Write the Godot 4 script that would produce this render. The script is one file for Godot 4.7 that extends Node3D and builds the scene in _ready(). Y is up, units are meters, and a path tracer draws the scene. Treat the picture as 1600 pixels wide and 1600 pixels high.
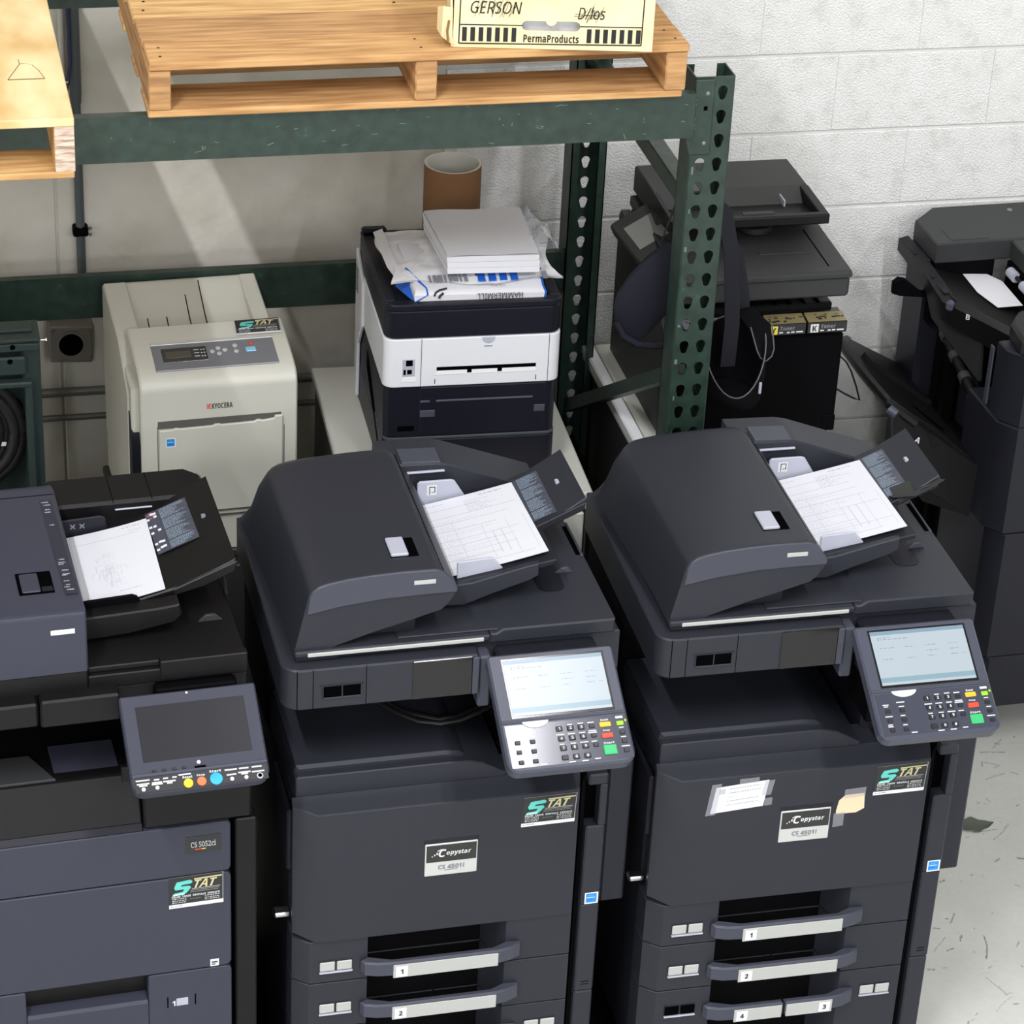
extends Node3D
# Heights below are measured from a datum 0.1 m above the floor: UP lifts them to the floor at y = 0.
const UP := 0.1
var M := {}
var used := {}
var off := Vector3.ZERO
var font_bold: SystemFont
var font_serif: SystemFont
var font_sans: SystemFont
var tex_n := 0

# ---------------------------------------------------------------- mesh builder
class MB:
	var P := PackedVector3Array()
	var xf := Transform3D.IDENTITY
	var o := Vector3.ZERO
	func v(a: Vector3) -> Vector3:
		return (xf * a) + o
	func tri(a: Vector3, b: Vector3, c: Vector3) -> void:
		P.push_back(v(a)); P.push_back(v(b)); P.push_back(v(c))
	func quad(a: Vector3, b: Vector3, c: Vector3, d: Vector3) -> void:
		tri(a, b, c); tri(a, c, d)
	func box(a: Vector3, b: Vector3, e := 0.0) -> MB:
		if e <= 0.0:
			var c: Array[Vector3] = []
			for i in 8: c.push_back(Vector3(b.x if i & 1 else a.x, b.y if i & 2 else a.y, b.z if i & 4 else a.z))
			quad(c[4], c[5], c[7], c[6]); quad(c[1], c[0], c[2], c[3])
			quad(c[5], c[1], c[3], c[7]); quad(c[0], c[4], c[6], c[2])
			quad(c[6], c[7], c[3], c[2]); quad(c[0], c[1], c[5], c[4])
			return self
		var m := (a + b) / 2.0
		var h := (b - a) / 2.0
		e = min(e, min(h.x, min(h.y, h.z)) * 0.95)
		# three vertices per corner: moved in along the two other axes
		for ax in 3:
			var u := (ax + 1) % 3
			var w := (ax + 2) % 3
			for s in [-1.0, 1.0]:
				var q: Array[Vector3] = []
				for k in [[-1.0, -1.0], [1.0, -1.0], [1.0, 1.0], [-1.0, 1.0]]:
					var p := Vector3.ZERO
					p[ax] = s * h[ax]; p[u] = k[0] * (h[u] - e); p[w] = k[1] * (h[w] - e)
					q.push_back(m + p)
				if s > 0: quad(q[0], q[1], q[2], q[3])
				else: quad(q[3], q[2], q[1], q[0])
			for su in [-1.0, 1.0]:
				for sw in [-1.0, 1.0]:
					var p1 := Vector3.ZERO; var p2 := Vector3.ZERO; var p3 := Vector3.ZERO; var p4 := Vector3.ZERO
					p1[ax] = -(h[ax] - e); p1[u] = su * h[u]; p1[w] = sw * (h[w] - e)
					p2[ax] = (h[ax] - e); p2[u] = su * h[u]; p2[w] = sw * (h[w] - e)
					p3[ax] = (h[ax] - e); p3[u] = su * (h[u] - e); p3[w] = sw * h[w]
					p4[ax] = -(h[ax] - e); p4[u] = su * (h[u] - e); p4[w] = sw * h[w]
					if su * sw > 0: quad(m + p1, m + p2, m + p3, m + p4)
					else: quad(m + p4, m + p3, m + p2, m + p1)
		for sx in [-1.0, 1.0]:
			for sy in [-1.0, 1.0]:
				for sz in [-1.0, 1.0]:
					var a1 := m + Vector3(sx * h.x, sy * (h.y - e), sz * (h.z - e))
					var a2 := m + Vector3(sx * (h.x - e), sy * h.y, sz * (h.z - e))
					var a3 := m + Vector3(sx * (h.x - e), sy * (h.y - e), sz * h.z)
					if sx * sy * sz > 0: tri(a1, a2, a3)
					else: tri(a3, a2, a1)
		return self
	func inset(poly: PackedVector2Array, d: float) -> PackedVector2Array:
		var r := PackedVector2Array()
		var n := poly.size()
		for i in n:
			var p := poly[(i + n - 1) % n]; var c := poly[i]; var q := poly[(i + 1) % n]
			var d1 := (c - p).normalized(); var d2 := (q - c).normalized()
			var n1 := Vector2(-d1.y, d1.x); var n2 := Vector2(-d2.y, d2.x)
			var k := 1.0 + n1.dot(n2)
			r.push_back(c + (n1 + n2) * (d / max(k, 0.35)))
		return r
	# polygon (counter-clockwise in x, y) pushed from z0 to z1, chamfered at both ends
	func prism(pts: Array, z0: float, z1: float, e := 0.0) -> MB:
		var poly := PackedVector2Array(pts)
		if Geometry2D.is_polygon_clockwise(poly): poly.reverse()
		# Geometry2D calls screen-clockwise what is counter-clockwise with y up
		var area := 0.0
		for i in poly.size():
			var a := poly[i]; var b := poly[(i + 1) % poly.size()]
			area += a.x * b.y - b.x * a.y
		if area < 0: poly.reverse()
		var rings: Array = []
		if e > 0.0:
			var ins := inset(poly, e)
			rings = [[ins, z0], [poly, z0 + e], [poly, z1 - e], [ins, z1]]
		else:
			rings = [[poly, z0], [poly, z1]]
		var n := poly.size()
		for k in rings.size() - 1:
			var A: PackedVector2Array = rings[k][0]; var B: PackedVector2Array = rings[k + 1][0]
			var za: float = rings[k][1]; var zb: float = rings[k + 1][1]
			for i in n:
				var j := (i + 1) % n
				quad(Vector3(A[i].x, A[i].y, za), Vector3(A[j].x, A[j].y, za), Vector3(B[j].x, B[j].y, zb), Vector3(B[i].x, B[i].y, zb))
		var cap: PackedVector2Array = rings[0][0]
		var t := Geometry2D.triangulate_polygon(cap)
		for i in range(0, t.size(), 3):
			var a := cap[t[i]]; var b := cap[t[i + 1]]; var c := cap[t[i + 2]]
			if (b - a).cross(c - a) < 0: var x := b; b = c; c = x
			tri(Vector3(a.x, a.y, z1), Vector3(b.x, b.y, z1), Vector3(c.x, c.y, z1))
			tri(Vector3(c.x, c.y, z0), Vector3(b.x, b.y, z0), Vector3(a.x, a.y, z0))
		return self
	func loft(rings: Array, closed := true, caps := true) -> MB:
		for k in rings.size() - 1:
			var A: Array = rings[k]; var B: Array = rings[k + 1]
			var n := A.size()
			for i in (n if closed else n - 1):
				var j := (i + 1) % n
				quad(A[i], A[j], B[j], B[i])
		if caps and closed:
			for e in 2:
				var R: Array = rings[0] if e == 0 else rings[-1]
				var c := Vector3.ZERO
				for p in R: c += p
				c /= R.size()
				for i in R.size():
					var j := (i + 1) % R.size()
					if e == 0: tri(R[j], R[i], c)
					else: tri(R[i], R[j], c)
		return self
	func tube(path: Array, r: float, n := 8) -> MB:
		var rings: Array = []
		var up := Vector3.UP
		for i in path.size():
			var d: Vector3 = (path[min(i + 1, path.size() - 1)] - path[max(i - 1, 0)]).normalized()
			if abs(d.dot(up)) > 0.95: up = Vector3.RIGHT
			var s := d.cross(up).normalized(); var t := s.cross(d)
			up = t
			var R: Array = []
			for k in n:
				var a := TAU * k / n
				R.push_back(path[i] + (s * cos(a) + t * sin(a)) * r)
			rings.push_back(R)
		return loft(rings)
	# profile of (radius, y) turned round the y axis at c
	func lathe(prof: Array, c := Vector3.ZERO, n := 32, caps := true) -> MB:
		var rings: Array = []
		for p in prof:
			var R: Array = []
			for k in n:
				var a := -TAU * k / n
				R.push_back(c + Vector3(cos(a) * p.x, p.y, sin(a) * p.x))
			rings.push_back(R)
		return loft(rings, true, caps)
	func sweep(path: Array, w: Vector3, th: float) -> MB:  # flat strap along a path, w = half-width vector
		var rings: Array = []
		for i in path.size():
			var d: Vector3 = (path[min(i + 1, path.size() - 1)] - path[max(i - 1, 0)]).normalized()
			var n := d.cross(w).normalized() * th * 0.5
			rings.push_back([path[i] - w - n, path[i] + w - n, path[i] + w + n, path[i] - w + n])
		return loft(rings)
	func mesh(crease := 38.0) -> ArrayMesh:
		var nt := P.size() / 3
		var fn := PackedVector3Array(); fn.resize(nt)
		var at := {}
		for i in nt:
			var n := (P[i * 3 + 1] - P[i * 3]).cross(P[i * 3 + 2] - P[i * 3])
			fn[i] = n
			for k in 3:
				var q := P[i * 3 + k] * 20000.0
				var key := Vector3i(roundi(q.x), roundi(q.y), roundi(q.z))
				if at.has(key): at[key].push_back(i)
				else: at[key] = [i]
		var cc := cos(deg_to_rad(crease))
		var V := PackedVector3Array(); var N := PackedVector3Array()
		for i in nt:
			var f := fn[i].normalized()
			if fn[i].length_squared() < 1e-20: continue
			for k in [0, 2, 1]:
				var p := P[i * 3 + k]
				var q := p * 20000.0
				var s := Vector3.ZERO
				for j in at[Vector3i(roundi(q.x), roundi(q.y), roundi(q.z))]:
					var g := fn[j]
					if g.normalized().dot(f) > cc: s += g
				V.push_back(p); N.push_back(s.normalized() if s.length_squared() > 0 else f)
		var A := []; A.resize(Mesh.ARRAY_MAX)
		A[Mesh.ARRAY_VERTEX] = V; A[Mesh.ARRAY_NORMAL] = N
		var m := ArrayMesh.new(); m.add_surface_from_arrays(Mesh.PRIMITIVE_TRIANGLES, A)
		return m

func mb() -> MB:
	var b := MB.new(); b.o = off; return b

# a sheet with texture coordinates: f(u, v) gives its points, v = 0 is the top of the print
func sheet(f: Callable, nu := 1, nv := 1, thick := 0.0) -> ArrayMesh:
	var V := PackedVector3Array(); var N := PackedVector3Array(); var U := PackedVector2Array()
	for side in (2 if thick > 0 else 1):
		for i in nu:
			for j in nv:
				var q := [Vector2(i, j + 1), Vector2(i, j), Vector2(i + 1, j), Vector2(i, j + 1), Vector2(i + 1, j), Vector2(i + 1, j + 1)]
				if side == 1: q.reverse()
				for k in q:
					var u: float = k.x / nu; var w: float = k.y / nv
					var p: Vector3 = f.call(u, w)
					var e := 0.01
					var du: Vector3 = f.call(min(u + e, 1.0), w) - f.call(max(u - e, 0.0), w)
					var dv: Vector3 = f.call(u, min(w + e, 1.0)) - f.call(u, max(w - e, 0.0))
					var n := dv.cross(du).normalized()
					if side == 1: p -= n * thick; n = -n
					V.push_back(p + off); N.push_back(n); U.push_back(Vector2(u, w))
	var A := []; A.resize(Mesh.ARRAY_MAX)
	A[Mesh.ARRAY_VERTEX] = V; A[Mesh.ARRAY_NORMAL] = N; A[Mesh.ARRAY_TEX_UV] = U
	var m := ArrayMesh.new(); m.add_surface_from_arrays(Mesh.PRIMITIVE_TRIANGLES, A)
	return m
# flat printed rectangle: top-left corner, vector along the top, vector down the side
func card(tl: Vector3, r: Vector3, d: Vector3) -> ArrayMesh:
	return sheet(func(u, v): return tl + r * u + d * v)

# lettering as a thin solid; tl-to-right along r, up along u, height h of the capitals
func letters(b: MB, s: String, font: Font, at: Vector3, r: Vector3, u: Vector3, h: float, slant := 0.0, centre := false, width := 0.0) -> void:
	var t := TextMesh.new()
	t.text = s; t.font = font; t.font_size = 32; t.pixel_size = 0.01; t.depth = 0.01; t.curve_step = 4.0
	t.horizontal_alignment = HORIZONTAL_ALIGNMENT_LEFT; t.vertical_alignment = VERTICAL_ALIGNMENT_BOTTOM
	var arr := t.get_mesh_arrays()
	var V: PackedVector3Array = arr[Mesh.ARRAY_VERTEX]
	if V.size() == 0: return
	var lo := V[0]; var hi := V[0]
	for p in V: lo = lo.min(p); hi = hi.max(p)
	var k := h / (hi.y - lo.y)
	var kx := k if width <= 0.0 else width / (hi.x - lo.x)
	var n := r.cross(u).normalized()
	var I := PackedInt32Array()
	if arr[Mesh.ARRAY_INDEX] != null: I = arr[Mesh.ARRAY_INDEX]
	if I.size() == 0:
		for i in V.size(): I.push_back(i)
	var sh := -(hi.x - lo.x) * kx * 0.5 if centre else 0.0
	for i in range(0, I.size(), 3):
		var q: Array[Vector3] = []
		for j in 3:
			var p := V[I[i + j]] - lo
			q.push_back(at + r * (p.x * kx + sh + p.y * k * slant) + u * (p.y * k) + n * (0.0003 + (0.0005 if p.z > 0.005 else 0.0)))
		b.tri(q[0], q[2], q[1])

# ---------------------------------------------------------------- nodes
func numbered(n: String) -> String:
	if not used.has(n): used[n] = 0; return n
	used[n] += 1
	return "%s_%03d" % [n, used[n]]
func tag(o: Node3D, label: String, category: String, group := "", kind := "") -> void:
	if label: o.set_meta("label", label)
	if category: o.set_meta("category", category)
	if group: o.set_meta("group", group)
	if kind: o.set_meta("kind", kind)
# a thing: a node at its base; parts are then written in heights above the datum
func thing(n: String, label: String, category: String, x: float, y: float, z: float, yaw := 0.0, group := "") -> Node3D:
	var o := Node3D.new(); o.name = numbered(n); add_child(o)
	o.position = Vector3(x, y + UP, z); o.rotation.y = deg_to_rad(yaw)
	tag(o, label, category, group)
	off = Vector3(0, -y, 0)
	return o
func part(p: Node3D, n: String, m, mat: Material, label := "", crease := 38.0) -> MeshInstance3D:
	var o := MeshInstance3D.new(); o.name = n
	o.mesh = m.mesh(crease) if m is MB else m
	o.material_override = mat
	o.cast_shadow = GeometryInstance3D.SHADOW_CASTING_SETTING_ON
	p.add_child(o, true)
	if label: o.set_meta("label", label)
	return o
func struct(n: String, m, mat: Material, label := "") -> MeshInstance3D:
	var o := part(self, n, m, mat)
	o.set_meta("kind", "structure")
	if label: o.set_meta("label", label)
	return o

# ---------------------------------------------------------------- materials
func c8(r: float, g: float, b: float) -> Color: return Color(r / 255.0, g / 255.0, b / 255.0)
func noise(freq: float, seed_: int, oct := 4) -> FastNoiseLite:
	var n := FastNoiseLite.new(); n.noise_type = FastNoiseLite.TYPE_SIMPLEX_SMOOTH
	n.frequency = freq; n.seed = seed_; n.fractal_octaves = oct
	return n
func ntex(size: int, freq: float, seed_: int, normal := false, strength := 4.0, ramp: Gradient = null, oct := 4) -> NoiseTexture2D:
	var t := NoiseTexture2D.new(); t.width = size; t.height = size; t.seamless = true
	t.noise = noise(freq, seed_, oct); t.as_normal_map = normal; t.bump_strength = strength
	if ramp: t.color_ramp = ramp
	return t
func grad(cols: Array, pos: Array) -> Gradient:
	var g := Gradient.new(); g.offsets = PackedFloat32Array(pos); g.colors = PackedColorArray(cols); return g
func mat(k: String, c: Color, rough := 0.5, metal := 0.0, spec := 0.5) -> StandardMaterial3D:
	if M.has(k): return M[k]
	var m := StandardMaterial3D.new(); m.albedo_color = c; m.roughness = rough; m.metallic = metal; m.metallic_specular = spec
	M[k] = m; return m
func with_normal(m: StandardMaterial3D, t: Texture2D, scale: float, strength: float, world := true) -> void:
	m.normal_enabled = true; m.normal_texture = t; m.normal_scale = strength
	m.uv1_triplanar = true; m.uv1_world_triplanar = world; m.uv1_scale = Vector3.ONE * scale
func with_albedo(m: StandardMaterial3D, t: Texture2D, scale: Vector3) -> void:
	m.albedo_texture = t; m.uv1_triplanar = true; m.uv1_world_triplanar = true; m.uv1_scale = scale
func printed(img: Image, rough := 0.7) -> StandardMaterial3D:
	img.generate_mipmaps()
	var m := StandardMaterial3D.new(); m.albedo_texture = ImageTexture.create_from_image(img); m.roughness = rough
	m.cull_mode = BaseMaterial3D.CULL_DISABLED
	return m
func sheet_img(w: int, h: int, c: Color) -> Image:
	var i := Image.create(w, h, false, Image.FORMAT_RGB8); i.fill(c); return i
func bar(i: Image, x: float, y: float, w: float, h: float, c: Color) -> void:
	i.fill_rect(Rect2i(int(x * i.get_width()), int(y * i.get_height()), max(1, int(w * i.get_width())), max(1, int(h * i.get_height()))), c)
# a line of small print: words as short bars
func small_print(i: Image, x: float, y: float, w: float, h: float, c: Color, r: RandomNumberGenerator) -> void:
	var p := x
	while p < x + w:
		var l := r.randf_range(0.012, 0.05)
		bar(i, p, y, min(l, x + w - p), h, c)
		p += l + 0.012
func poly_fill(i: Image, pts: Array, c: Color) -> void:
	var poly := PackedVector2Array(pts)
	var lo := poly[0]; var hi := poly[0]
	for p in poly: lo = lo.min(p); hi = hi.max(p)
	for y in range(max(0, int(lo.y)), min(i.get_height(), int(hi.y) + 1)):
		for x in range(max(0, int(lo.x)), min(i.get_width(), int(hi.x) + 1)):
			if Geometry2D.is_point_in_polygon(Vector2(x + 0.5, y + 0.5), poly): i.set_pixel(x, y, c)

func make_materials() -> void:
	font_bold = SystemFont.new(); font_bold.font_names = PackedStringArray(["Droid Sans"]); font_bold.font_weight = 700
	font_sans = SystemFont.new(); font_sans.font_names = PackedStringArray(["Droid Sans"])
	font_serif = SystemFont.new(); font_serif.font_names = PackedStringArray(["Droid Serif"])
	var grain := ntex(256, 0.12, 3, true, 3.0)
	for d in [["charcoal", c8(43, 45, 52), 0.42], ["charcoal_light", c8(66, 69, 79), 0.4], ["charcoal_dark", c8(30, 31, 38), 0.5],
			["black_plastic", c8(17, 17, 18), 0.42], ["deep_black", c8(9, 9, 11), 0.6], ["grey_plastic", c8(52, 53, 54), 0.5],
			["navy_plastic", c8(22, 23, 32), 0.4], ["cream_plastic", c8(196, 196, 184), 0.45], ["white_plastic", c8(214, 217, 220), 0.4],
			["guide_grey", c8(168, 171, 184), 0.45], ["panel_grey", c8(70, 73, 85), 0.28], ["finisher", c8(32, 33, 40), 0.42], ["slate_plastic", c8(56, 58, 70), 0.42]]:
		var m := mat(d[0], d[1], d[2])
		with_normal(m, grain, 22.0, 0.1, false)
		if d[1].g < 0.3: m.metallic_specular = 0.34
		if d[0] == "deep_black": m.metallic_specular = 0.12
	mat("gloss_black", c8(16, 16, 18), 0.14)
	mat("chrome", c8(190, 190, 192), 0.25, 1.0)
	mat("silver", c8(200, 202, 200), 0.4, 0.35)
	mat("label_grey", c8(172, 174, 170), 0.5)
	mat("white_paint", c8(226, 228, 228), 0.6)
	mat("paper", c8(216, 217, 221), 0.8)
	mat("text_black", c8(28, 28, 30), 0.7)
	mat("text_white", c8(206, 208, 210), 0.6)
	mat("text_grey", c8(120, 124, 130), 0.6)
	mat("gold", c8(198, 192, 146), 0.5)
	mat("teal", c8(84, 190, 176), 0.5)
	mat("blue_sticker", c8(38, 128, 206), 0.4)
	mat("key_black", c8(24, 25, 30), 0.35)
	mat("rubber", c8(20, 20, 21), 0.55)
	mat("yellow_button", c8(236, 178, 40), 0.4)
	mat("red_button", c8(220, 70, 40), 0.4)
	mat("green_button", c8(52, 172, 104), 0.4)
	mat("lime_lamp", c8(150, 220, 30), 0.4)
	mat("amber_button", c8(240, 206, 30), 0.4)
	mat("orange_button", c8(232, 112, 60), 0.4)
	mat("blue_button", c8(24, 160, 206), 0.4)
	mat("hole", c8(5, 5, 6), 0.9, 0.0, 0.05)
	# painted steel of the rack, worn and scratched
	var g := mat("rack_green", Color.WHITE, 0.42)
	with_albedo(g, ntex(512, 0.02, 11, false, 1.0, grad([c8(27, 42, 35), c8(33, 52, 43), c8(38, 58, 50), c8(70, 86, 78)], [0.0, 0.45, 0.82, 1.0]), 5), Vector3.ONE * 2.2)
	g.normal_enabled = true; g.normal_texture = ntex(256, 0.03, 12, true, 2.0); g.normal_scale = 0.25
	mat("bare_steel", c8(120, 122, 116), 0.5, 0.3)
	mat("pale_scratch", c8(96, 108, 100), 0.7)
	mat("machine_green", c8(42, 56, 54), 0.5)
	mat("pipe_grey", c8(86, 92, 94), 0.5, 0.2)
	mat("galvanised", c8(120, 120, 116), 0.5, 0.4)
	mat("cable_blue", c8(34, 40, 78), 0.5)
	mat("cardboard", c8(128, 92, 60), 0.85)
	mat("cardboard_inner", c8(206, 206, 196), 0.85)
	mat("cabinet_white", c8(196, 197, 188), 0.5)
	mat("cabinet_dark", c8(40, 41, 40), 0.6)
	mat("belt_black", c8(11, 11, 14), 0.85, 0.0, 0.2)
	mat("belt_navy", c8(26, 27, 36), 0.8, 0.0, 0.3)
	mat("belt_strap", c8(40, 41, 47), 0.85, 0.0, 0.3)
	mat("belt_edge", c8(84, 85, 90), 0.7)
	# timber: three tones, grain along x or along z
	var tones := [[c8(160, 116, 70), c8(188, 144, 92), c8(206, 166, 112)], [c8(146, 108, 70), c8(176, 134, 86), c8(194, 152, 102)], [c8(176, 134, 84), c8(200, 160, 104), c8(216, 180, 126)]]
	for i in 3:
		var t := ntex(512, 0.012, 40 + i, false, 1.0, grad(tones[i], [0.15, 0.5, 0.85]), 5)
		var mx := mat("wood_x%d" % i, Color.WHITE, 0.75); with_albedo(mx, t, Vector3(0.6, 7.0, 7.0))
		var mz := mat("wood_z%d" % i, Color.WHITE, 0.75); with_albedo(mz, t, Vector3(7.0, 7.0, 0.6))
	var ply := mat("plywood", Color.WHITE, 0.7)
	with_albedo(ply, ntex(512, 0.008, 51, false, 1.0, grad([c8(204, 170, 112), c8(224, 198, 146), c8(232, 212, 166)], [0.2, 0.55, 0.9]), 4), Vector3(1.6, 1.6, 0.7))
	var wood_end := mat("wood_end", Color.WHITE, 0.8)
	with_albedo(wood_end, ntex(256, 0.03, 53, false, 1.0, grad([c8(150, 126, 108), c8(196, 176, 158), c8(214, 198, 182)], [0.2, 0.5, 0.85]), 4), Vector3(2.0, 14.0, 2.0))
	# painted masonry
	var wall := mat("block_paint", Color.WHITE, 0.62)
	with_albedo(wall, ntex(512, 0.02, 61, false, 1.0, grad([c8(214, 215, 212), c8(225, 226, 223), c8(229, 230, 228)], [0.1, 0.4, 0.9]), 5), Vector3.ONE * 1.3)
	wall.normal_enabled = true; wall.normal_texture = ntex(1024, 0.11, 62, true, 6.0, null, 4); wall.normal_scale = 0.45
	mat("mortar", c8(212, 213, 209), 0.8)
	var plas := mat("plaster", Color.WHITE, 0.7)
	with_albedo(plas, ntex(512, 0.008, 63, false, 1.0, grad([c8(198, 193, 178), c8(211, 207, 194), c8(218, 215, 205)], [0.1, 0.5, 0.9]), 5), Vector3.ONE * 0.9)
	plas.normal_enabled = true; plas.normal_texture = ntex(512, 0.03, 64, true, 2.5); plas.normal_scale = 0.35
	mat("room_white", c8(214, 214, 210), 0.8)
	mat("ceiling_paint", c8(206, 206, 204), 0.85)

# ---------------------------------------------------------------- light levels
const EXPOSURE := 0.62
const LAMP_A := 48.0
const LAMP_B := 8.0
const LAMP_C := 20.0
const LAMP_D := 32.0
const SCREEN := 1.25

# ---------------------------------------------------------------- the place
func floor_texture() -> ImageTexture:
	var r := RandomNumberGenerator.new(); r.seed = 77
	var n := noise(0.006, 71, 5); var n2 := noise(0.08, 72, 3)
	var S := 1024
	var i := Image.create(S, S, false, Image.FORMAT_RGB8)
	for y in S:
		for x in S:
			var k := 0.5 + 0.5 * n.get_noise_2d(x, y)
			var e: float = min(min(x, S - x), min(y, S - y)) / 60.0
			k = lerpf(0.5, k, clampf(e, 0.0, 1.0))
			var f := 0.012 * n2.get_noise_2d(x, y)
			var c := c8(190, 191, 184).lerp(c8(206, 207, 202), k)
			i.set_pixel(x, y, Color(c.r + f, c.g + f, c.b + f))
	# scuffs and scratches in the concrete sealer
	for s in 900:
		var p := Vector2(r.randf() * S, r.randf() * S)
		var a := r.randf_range(-1.2, 0.5) if r.randf() < 0.75 else r.randf() * TAU
		var l := int(r.randf_range(2, 12)) if r.randf() < 0.75 else int(r.randf_range(16, 44)); var w := r.randf_range(0.5, 2.6)
		var d := r.randf_range(0.2, 0.75)
		for k in l:
			a += r.randf_range(-0.07, 0.07)
			p += Vector2(cos(a), sin(a))
			if r.randf() < 0.15: continue
			for q in int(ceil(w)):
				var X := posmod(int(p.x), S); var Y := posmod(int(p.y) + q, S)
				i.set_pixel(X, Y, i.get_pixel(X, Y).lerp(c8(104, 106, 98), d))
	i.generate_mipmaps()
	return ImageTexture.create_from_image(i)

func build_room() -> void:
	off = Vector3(0, UP, 0)
	var Z := -6.055
	var fm := mat("floor", Color.WHITE, 0.42); with_albedo(fm, floor_texture(), Vector3.ONE * 0.5)
	struct("floor", mb().box(Vector3(-8.2, -0.25, -6.25), Vector3(9.2, -UP, 12.2)), fm, "light grey sealed concrete floor with scratches")
	struct("ceiling", mb().box(Vector3(-8.2, 6.0, -6.25), Vector3(9.2, 6.15, 12.2)), M.ceiling_paint)
	struct("wall_left", mb().box(Vector3(-8.2, -UP, -6.25), Vector3(-8.0, 6.0, 12.2)), M.room_white)
	struct("wall_right", mb().box(Vector3(9.0, -UP, -6.25), Vector3(9.2, 6.0, 12.2)), M.room_white)
	struct("wall_front", mb().box(Vector3(-8.0, -UP, 12.0), Vector3(9.0, 6.0, 12.2)), M.room_white)
	var w := struct("wall_back", mb().box(Vector3(-8.0, -UP, Z - 0.2), Vector3(9.0, 6.0, Z - 0.006)), M.mortar, "white painted concrete block wall")
	# smooth rendered stretch on the left, in slabs with open joints
	for s in [[-8.0, -2.2], [-2.194, 0.381], [0.385, 1.306]]:
		part(w, "panel", mb().box(Vector3(s[0], -UP, Z - 0.01), Vector3(s[1], 3.472, Z), 0.003), M.plaster)
	part(w, "panel", mb().box(Vector3(-8.0, 3.478, Z - 0.01), Vector3(9.0, 6.0, Z), 0.003), M.plaster)
	part(w, "panel", mb().box(Vector3(6.004, -UP, Z - 0.01), Vector3(9.0, 3.472, Z), 0.003), M.plaster)
	# blocks in running bond
	var r := RandomNumberGenerator.new(); r.seed = 5
	for k in range(-10, 8):
		var y1 := 1.440 - 0.2032 * k
		var y0: float = max(y1 - 0.1972, -UP)
		if y1 - y0 < 0.03: continue
		var x := 2.08 - 0.4064 * 3.0 + (0.0 if k % 2 else 0.2032)
		while x < 6.0:
			var a: float = max(x, 1.308); var b: float = min(x + 0.4060, 6.0)
			if b - a > 0.03:
				var d := r.randf_range(0.0, 0.0008)
				part(w, "block", mb().box(Vector3(a, y0, Z - 0.02), Vector3(b, y1 - 0.002, Z - d), 0.0016), M.block_paint)
			x += 0.4064

func build_lamps() -> void:
	# two rows of LED strip lights under the ceiling, running towards the wall
	var glow := StandardMaterial3D.new(); glow.albedo_color = c8(240, 242, 244); glow.emission_enabled = true
	glow.emission = Color(0.98, 0.99, 1.0); glow.emission_energy_multiplier = 5.0
	var i := 0
	var rows := [[-1.28, -1.2, 2.4, LAMP_A, "in the left row, over the open aisle"], [2.19, -3.6, 1.7, LAMP_B, "straight over the copiers, shortest of its row"], [2.12, -0.6, 2.4, LAMP_C, "in the right row, over the open aisle"]]
	for z in [4.6, 8.6]:
		for x in [-4.68, -1.28, 2.12, 5.52]: rows.push_back([x, z, 2.4, LAMP_D, "in the far half of the hall"])
	for s in rows:
		var t := thing("strip_light", "white linear strip light under the ceiling " + s[4], "ceiling light", s[0], 5.9, s[1], 0.0, "ceiling strip lights")
		var L: float = s[2] / 2
		part(t, "housing", mb().box(Vector3(-0.07, 5.93, -L), Vector3(0.07, 6.0, L), 0.006), M.white_paint)
		part(t, "diffuser", mb().prism([Vector2(-0.06, 5.93), Vector2(-0.045, 5.91), Vector2(0.045, 5.91), Vector2(0.06, 5.93)], -L + 0.02, L - 0.02), glow)
		var a := AreaLight3D.new(); a.name = "lamp_light"
		a.area_size = Vector2(0.07 if s[0] < 0.0 else 0.12, s[2] - 0.06); a.light_color = Color(0.985, 0.98, 1.0)
		a.area_normalize_energy = true; a.light_energy = s[3]; a.area_range = 20.0; a.area_attenuation = 2.0
		a.shadow_enabled = true
		t.add_child(a, true)
		a.position = Vector3(0, 0.005, 0); a.rotation_degrees = Vector3(-90, 0, 0)

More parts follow.
